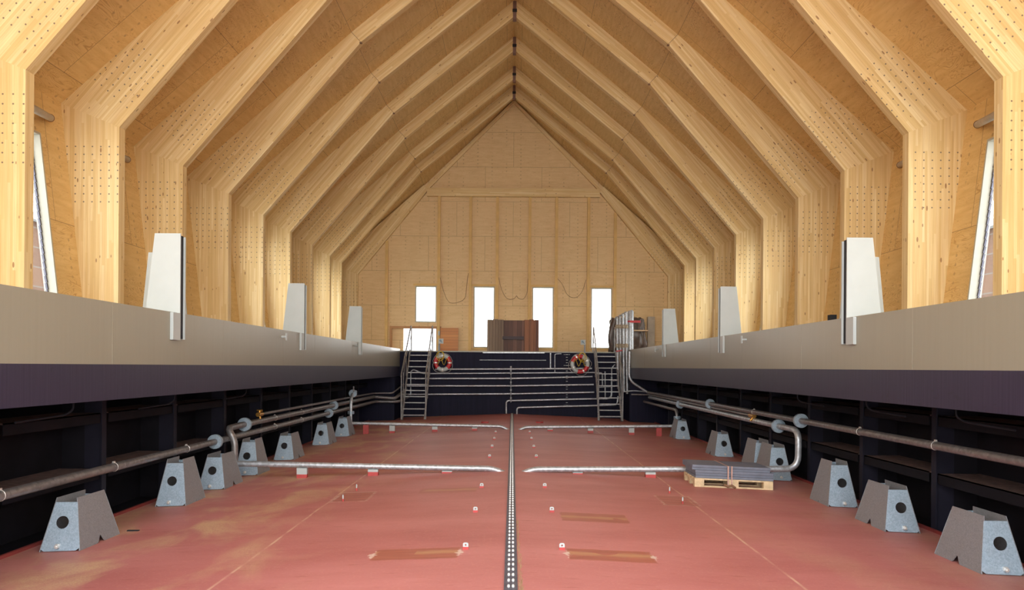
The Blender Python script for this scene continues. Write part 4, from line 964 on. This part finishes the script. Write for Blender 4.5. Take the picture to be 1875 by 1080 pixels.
# ---- white folding brackets on the coaming
def bracket(sx, z, label, hook=True):
    t = thing('coaming_bracket', (sx*XC, z, Hh(.69)), label, 'bracket', 'white brackets on the coaming')
    T = .69; hi = 1.07
    for dz, nm in ((0, 'front_plate'), (.14, 'second_plate')):
        ol = [(4.455, T-.0), (4.92, T), (4.80, T+hi), (4.455, T+hi)] if dz == 0 else [(4.45, T-.35), (4.495, T-.35), (4.495, T+.01), (4.80, T+.01), (4.72, T+hi-.03), (4.45, T+hi-.03)]
        mb = MB(); mb.prism([[(sx*p[0], Hh(p[1])) for p in ol]], (0, z+dz, 0), (1, 0, 0), (0, 0, 1), (0, .02, 0)); mb.build(nm, 'white', t)
    mb = MB(); mb.box((sx*4.455, z-.20, Hh(T-.36)), (sx*4.497, z+.02, Hh(T))); mb.build('hanging_leg', 'white', t)
    mb = MB(); mb.box((sx*4.475, z+.022, Hh(T-.34)), (sx*4.496, z+.138, Hh(T+.01))); mb.box((sx*4.475, z+.022, Hh(T+.01)), (sx*4.56, z+.138, Hh(T+hi-.02))); mb.build('gap_shade', 'black', t, label='black sheet standing for the shaded gap')  # black sheet stands in for the shade in the gap between the plates
    # rear stiffener
    b0 = z+1.0 if z < 12 else z+1.0
    if z < 12:
        ol = [(XC+.29, .63), (XC+.96, .63), (XC+.86, 1.65), (XC+.39, 1.65)]
        mb = MB(); mb.prism([[(sx*p[0], Hh(p[1])) for p in ol]], (0, b0, 0), (1, 0, 0), (0, 0, 1), (0, .04, 0)); mb.build('rear_stiffener', 'white', t)
        mb = MB(); mb.box((sx*(XC+.05), z+.1, DECK+.0), (sx*(XC+.42), b0+.02, DECK+.05)); mb.build('foot', 'white', t)
for sx, z, l in ((-1, 10.24, 'largest white bracket on the left coaming, nearest'), (-1, 16.35, 'middle white bracket on the left coaming'), (-1, 22.5, 'farthest white bracket on the left coaming, smallest'),
                 (1, 10.2, 'largest white bracket on the right coaming, nearest'), (1, 16.4, 'middle white bracket on the right coaming'), (1, 22.6, 'farthest white bracket on the right coaming, smallest')):
    bracket(sx, z, l)
for sx, z, l in ((-1, 14.9, 'small white cleat on the left coaming before the middle bracket'), (1, 14.7, 'small white cleat on the right coaming before the middle bracket'), (-1, 21.9, 'tiny hook on the left coaming before the farthest bracket'), (1, 23.6, 'tiny hook on the right coaming behind the farthest bracket')):
    mb = MB(); zt = Hh(.56) if z < 20 else Hh(.58)
    mb.cyl((sx*XC, z, zt), (sx*(XC-.09), z, zt), .022, 10); mb.box((sx*(XC-.09), z-.04, zt-.07), (sx*(XC-.105), z+.04, zt+.07))
    tag(mb.build('cleat', 'white'), l, 'cleat', 'cleats on the coaming')
# tubes near the eaves in the first bays
nm = ['first', 'second', 'third']
for sx in (-1, 1):
    sd = 'left' if sx < 0 else 'right'
    for k in range(3):
        z1_ = FZ[k]+2.12; mb_ = thing('wall_tube', (sx*7.93, FZ[k]+.2, Hh(4.23)), 'pale round tube under the eaves of the %s side in the %s bay' % (sd, nm[k]), 'tube', 'tubes under the eaves')
        a = Vector((sx*7.25, FZ[k]+.19, Hh(3.85))); b = Vector((sx*7.92, z1_, Hh(4.20)))
        mb = MB(); mb.tube([a, b], .06, 16); mb.build('tube_body', 'greybox', mb_)
        mb = MB(); mb.torus(b-(b-a).normalized()*.03, .055, .013, (b-a).normalized(), seg=20, ms=8); mb.build('end_ring', 'cable', mb_)
# conduits hanging under the coaming
for sx, z, l in ((-1, 8.0, 'first bent conduit under the left coaming from the front'), (-1, 10.4, 'second bent conduit under the left coaming from the front'), (-1, 13.2, 'third bent conduit under the left coaming from the front'),
                 (1, 7.9, 'first bent conduit under the right coaming from the front'), (1, 9.9, 'second bent conduit under the right coaming from the front'), (1, 12.3, 'third bent conduit under the right coaming from the front')):
    x = sx*(XC+.09); mb = MB(); mb.tube([(x, z, Hh(-.395)), (x, z, Hh(-.48)), (x+sx*.03, z-.1, Hh(-.53)), (x+sx*.12, z-.75, Hh(-.56))], .011, 8, .06)
    tag(mb.build('conduit', 'hull'), l, 'conduit', 'conduits under the coaming')
# loose cables on the gable wall
def wcable(pts, label):
    mb = MB(); mb.tube([P(a, b, ZG-.14) for a, b in pts], .009, 6, .3); tag(mb.build('loose_cable', 'cable'), label, 'cable', 'loose cables on the gable wall')
wcable([(806, 508), (811, 530), (818, 548), (824, 555), (835, 555), (852, 548), (854, 530), (856, 508), (858, 500)], 'thin drooping cable between the first and second gable windows')
wcable([(913, 508), (918, 530), (926, 545), (934, 549), (943, 546), (946, 540), (948, 546), (958, 549), (965, 538), (967, 510)], 'thin looped cable between the second and third gable windows')
wcable([(1021, 510), (1030, 520), (1037, 538), (1046, 545), (1056, 545), (1066, 535), (1073, 512)], 'thin drooping cable between the third and fourth gable windows')
# small dropped item on the floor
g = G(244, 972); mb = MB(); mb.box(g+Vector((-.07, -.02, 0)), g+Vector((.07, .02, .012))); tag(mb.build('wood_scrap', 'black'), 'small dark strip lying on the floor beside the leftmost trestle', 'scrap')
# small dark device on the side deck
c = P(1526, 582, 11.6); mb = MB(); mb.box((c.x-.04, 11.6, DECK), (c.x+.05, 11.72, c.z+.05)); tag(mb.build('floodlight', 'black'), 'small black lamp on the right side deck beside the largest white bracket', 'lamp')

# ============================================================ OUTSIDE
mb = MB(); mb.add([(-60, -30, -1.2), (60, -30, -1.2), (60, 90, -1.2), (-60, 90, -1.2)], [(0, 1, 2, 3)]); st(mb.build('ground', 'ground'))
for sx, l in ((-1, 'brown boarded building outside the left windows'), (1, 'brown boarded building outside the right windows')):
    t = thing('building', (sx*24, 30, -1.2), l, 'building')
    mb = MB(); mb.box((sx*22, 26, -1.2), (sx*28, 46, 8.4)); mb.build('wall', 'facade', t)
    mb = MB(); mb.box((sx*21.6, 25.6, 8.4), (sx*28.4, 46.4, 8.7)); mb.build('roof', 'ground', t)
t = thing('building', (-3, 60, -1.2), 'pale building seen through the second gable window', 'building')
mb = MB(); mb.box((-12, 60, -1.2), (-1.6, 68, 7)); mb.build('wall', 'render_wall', t)
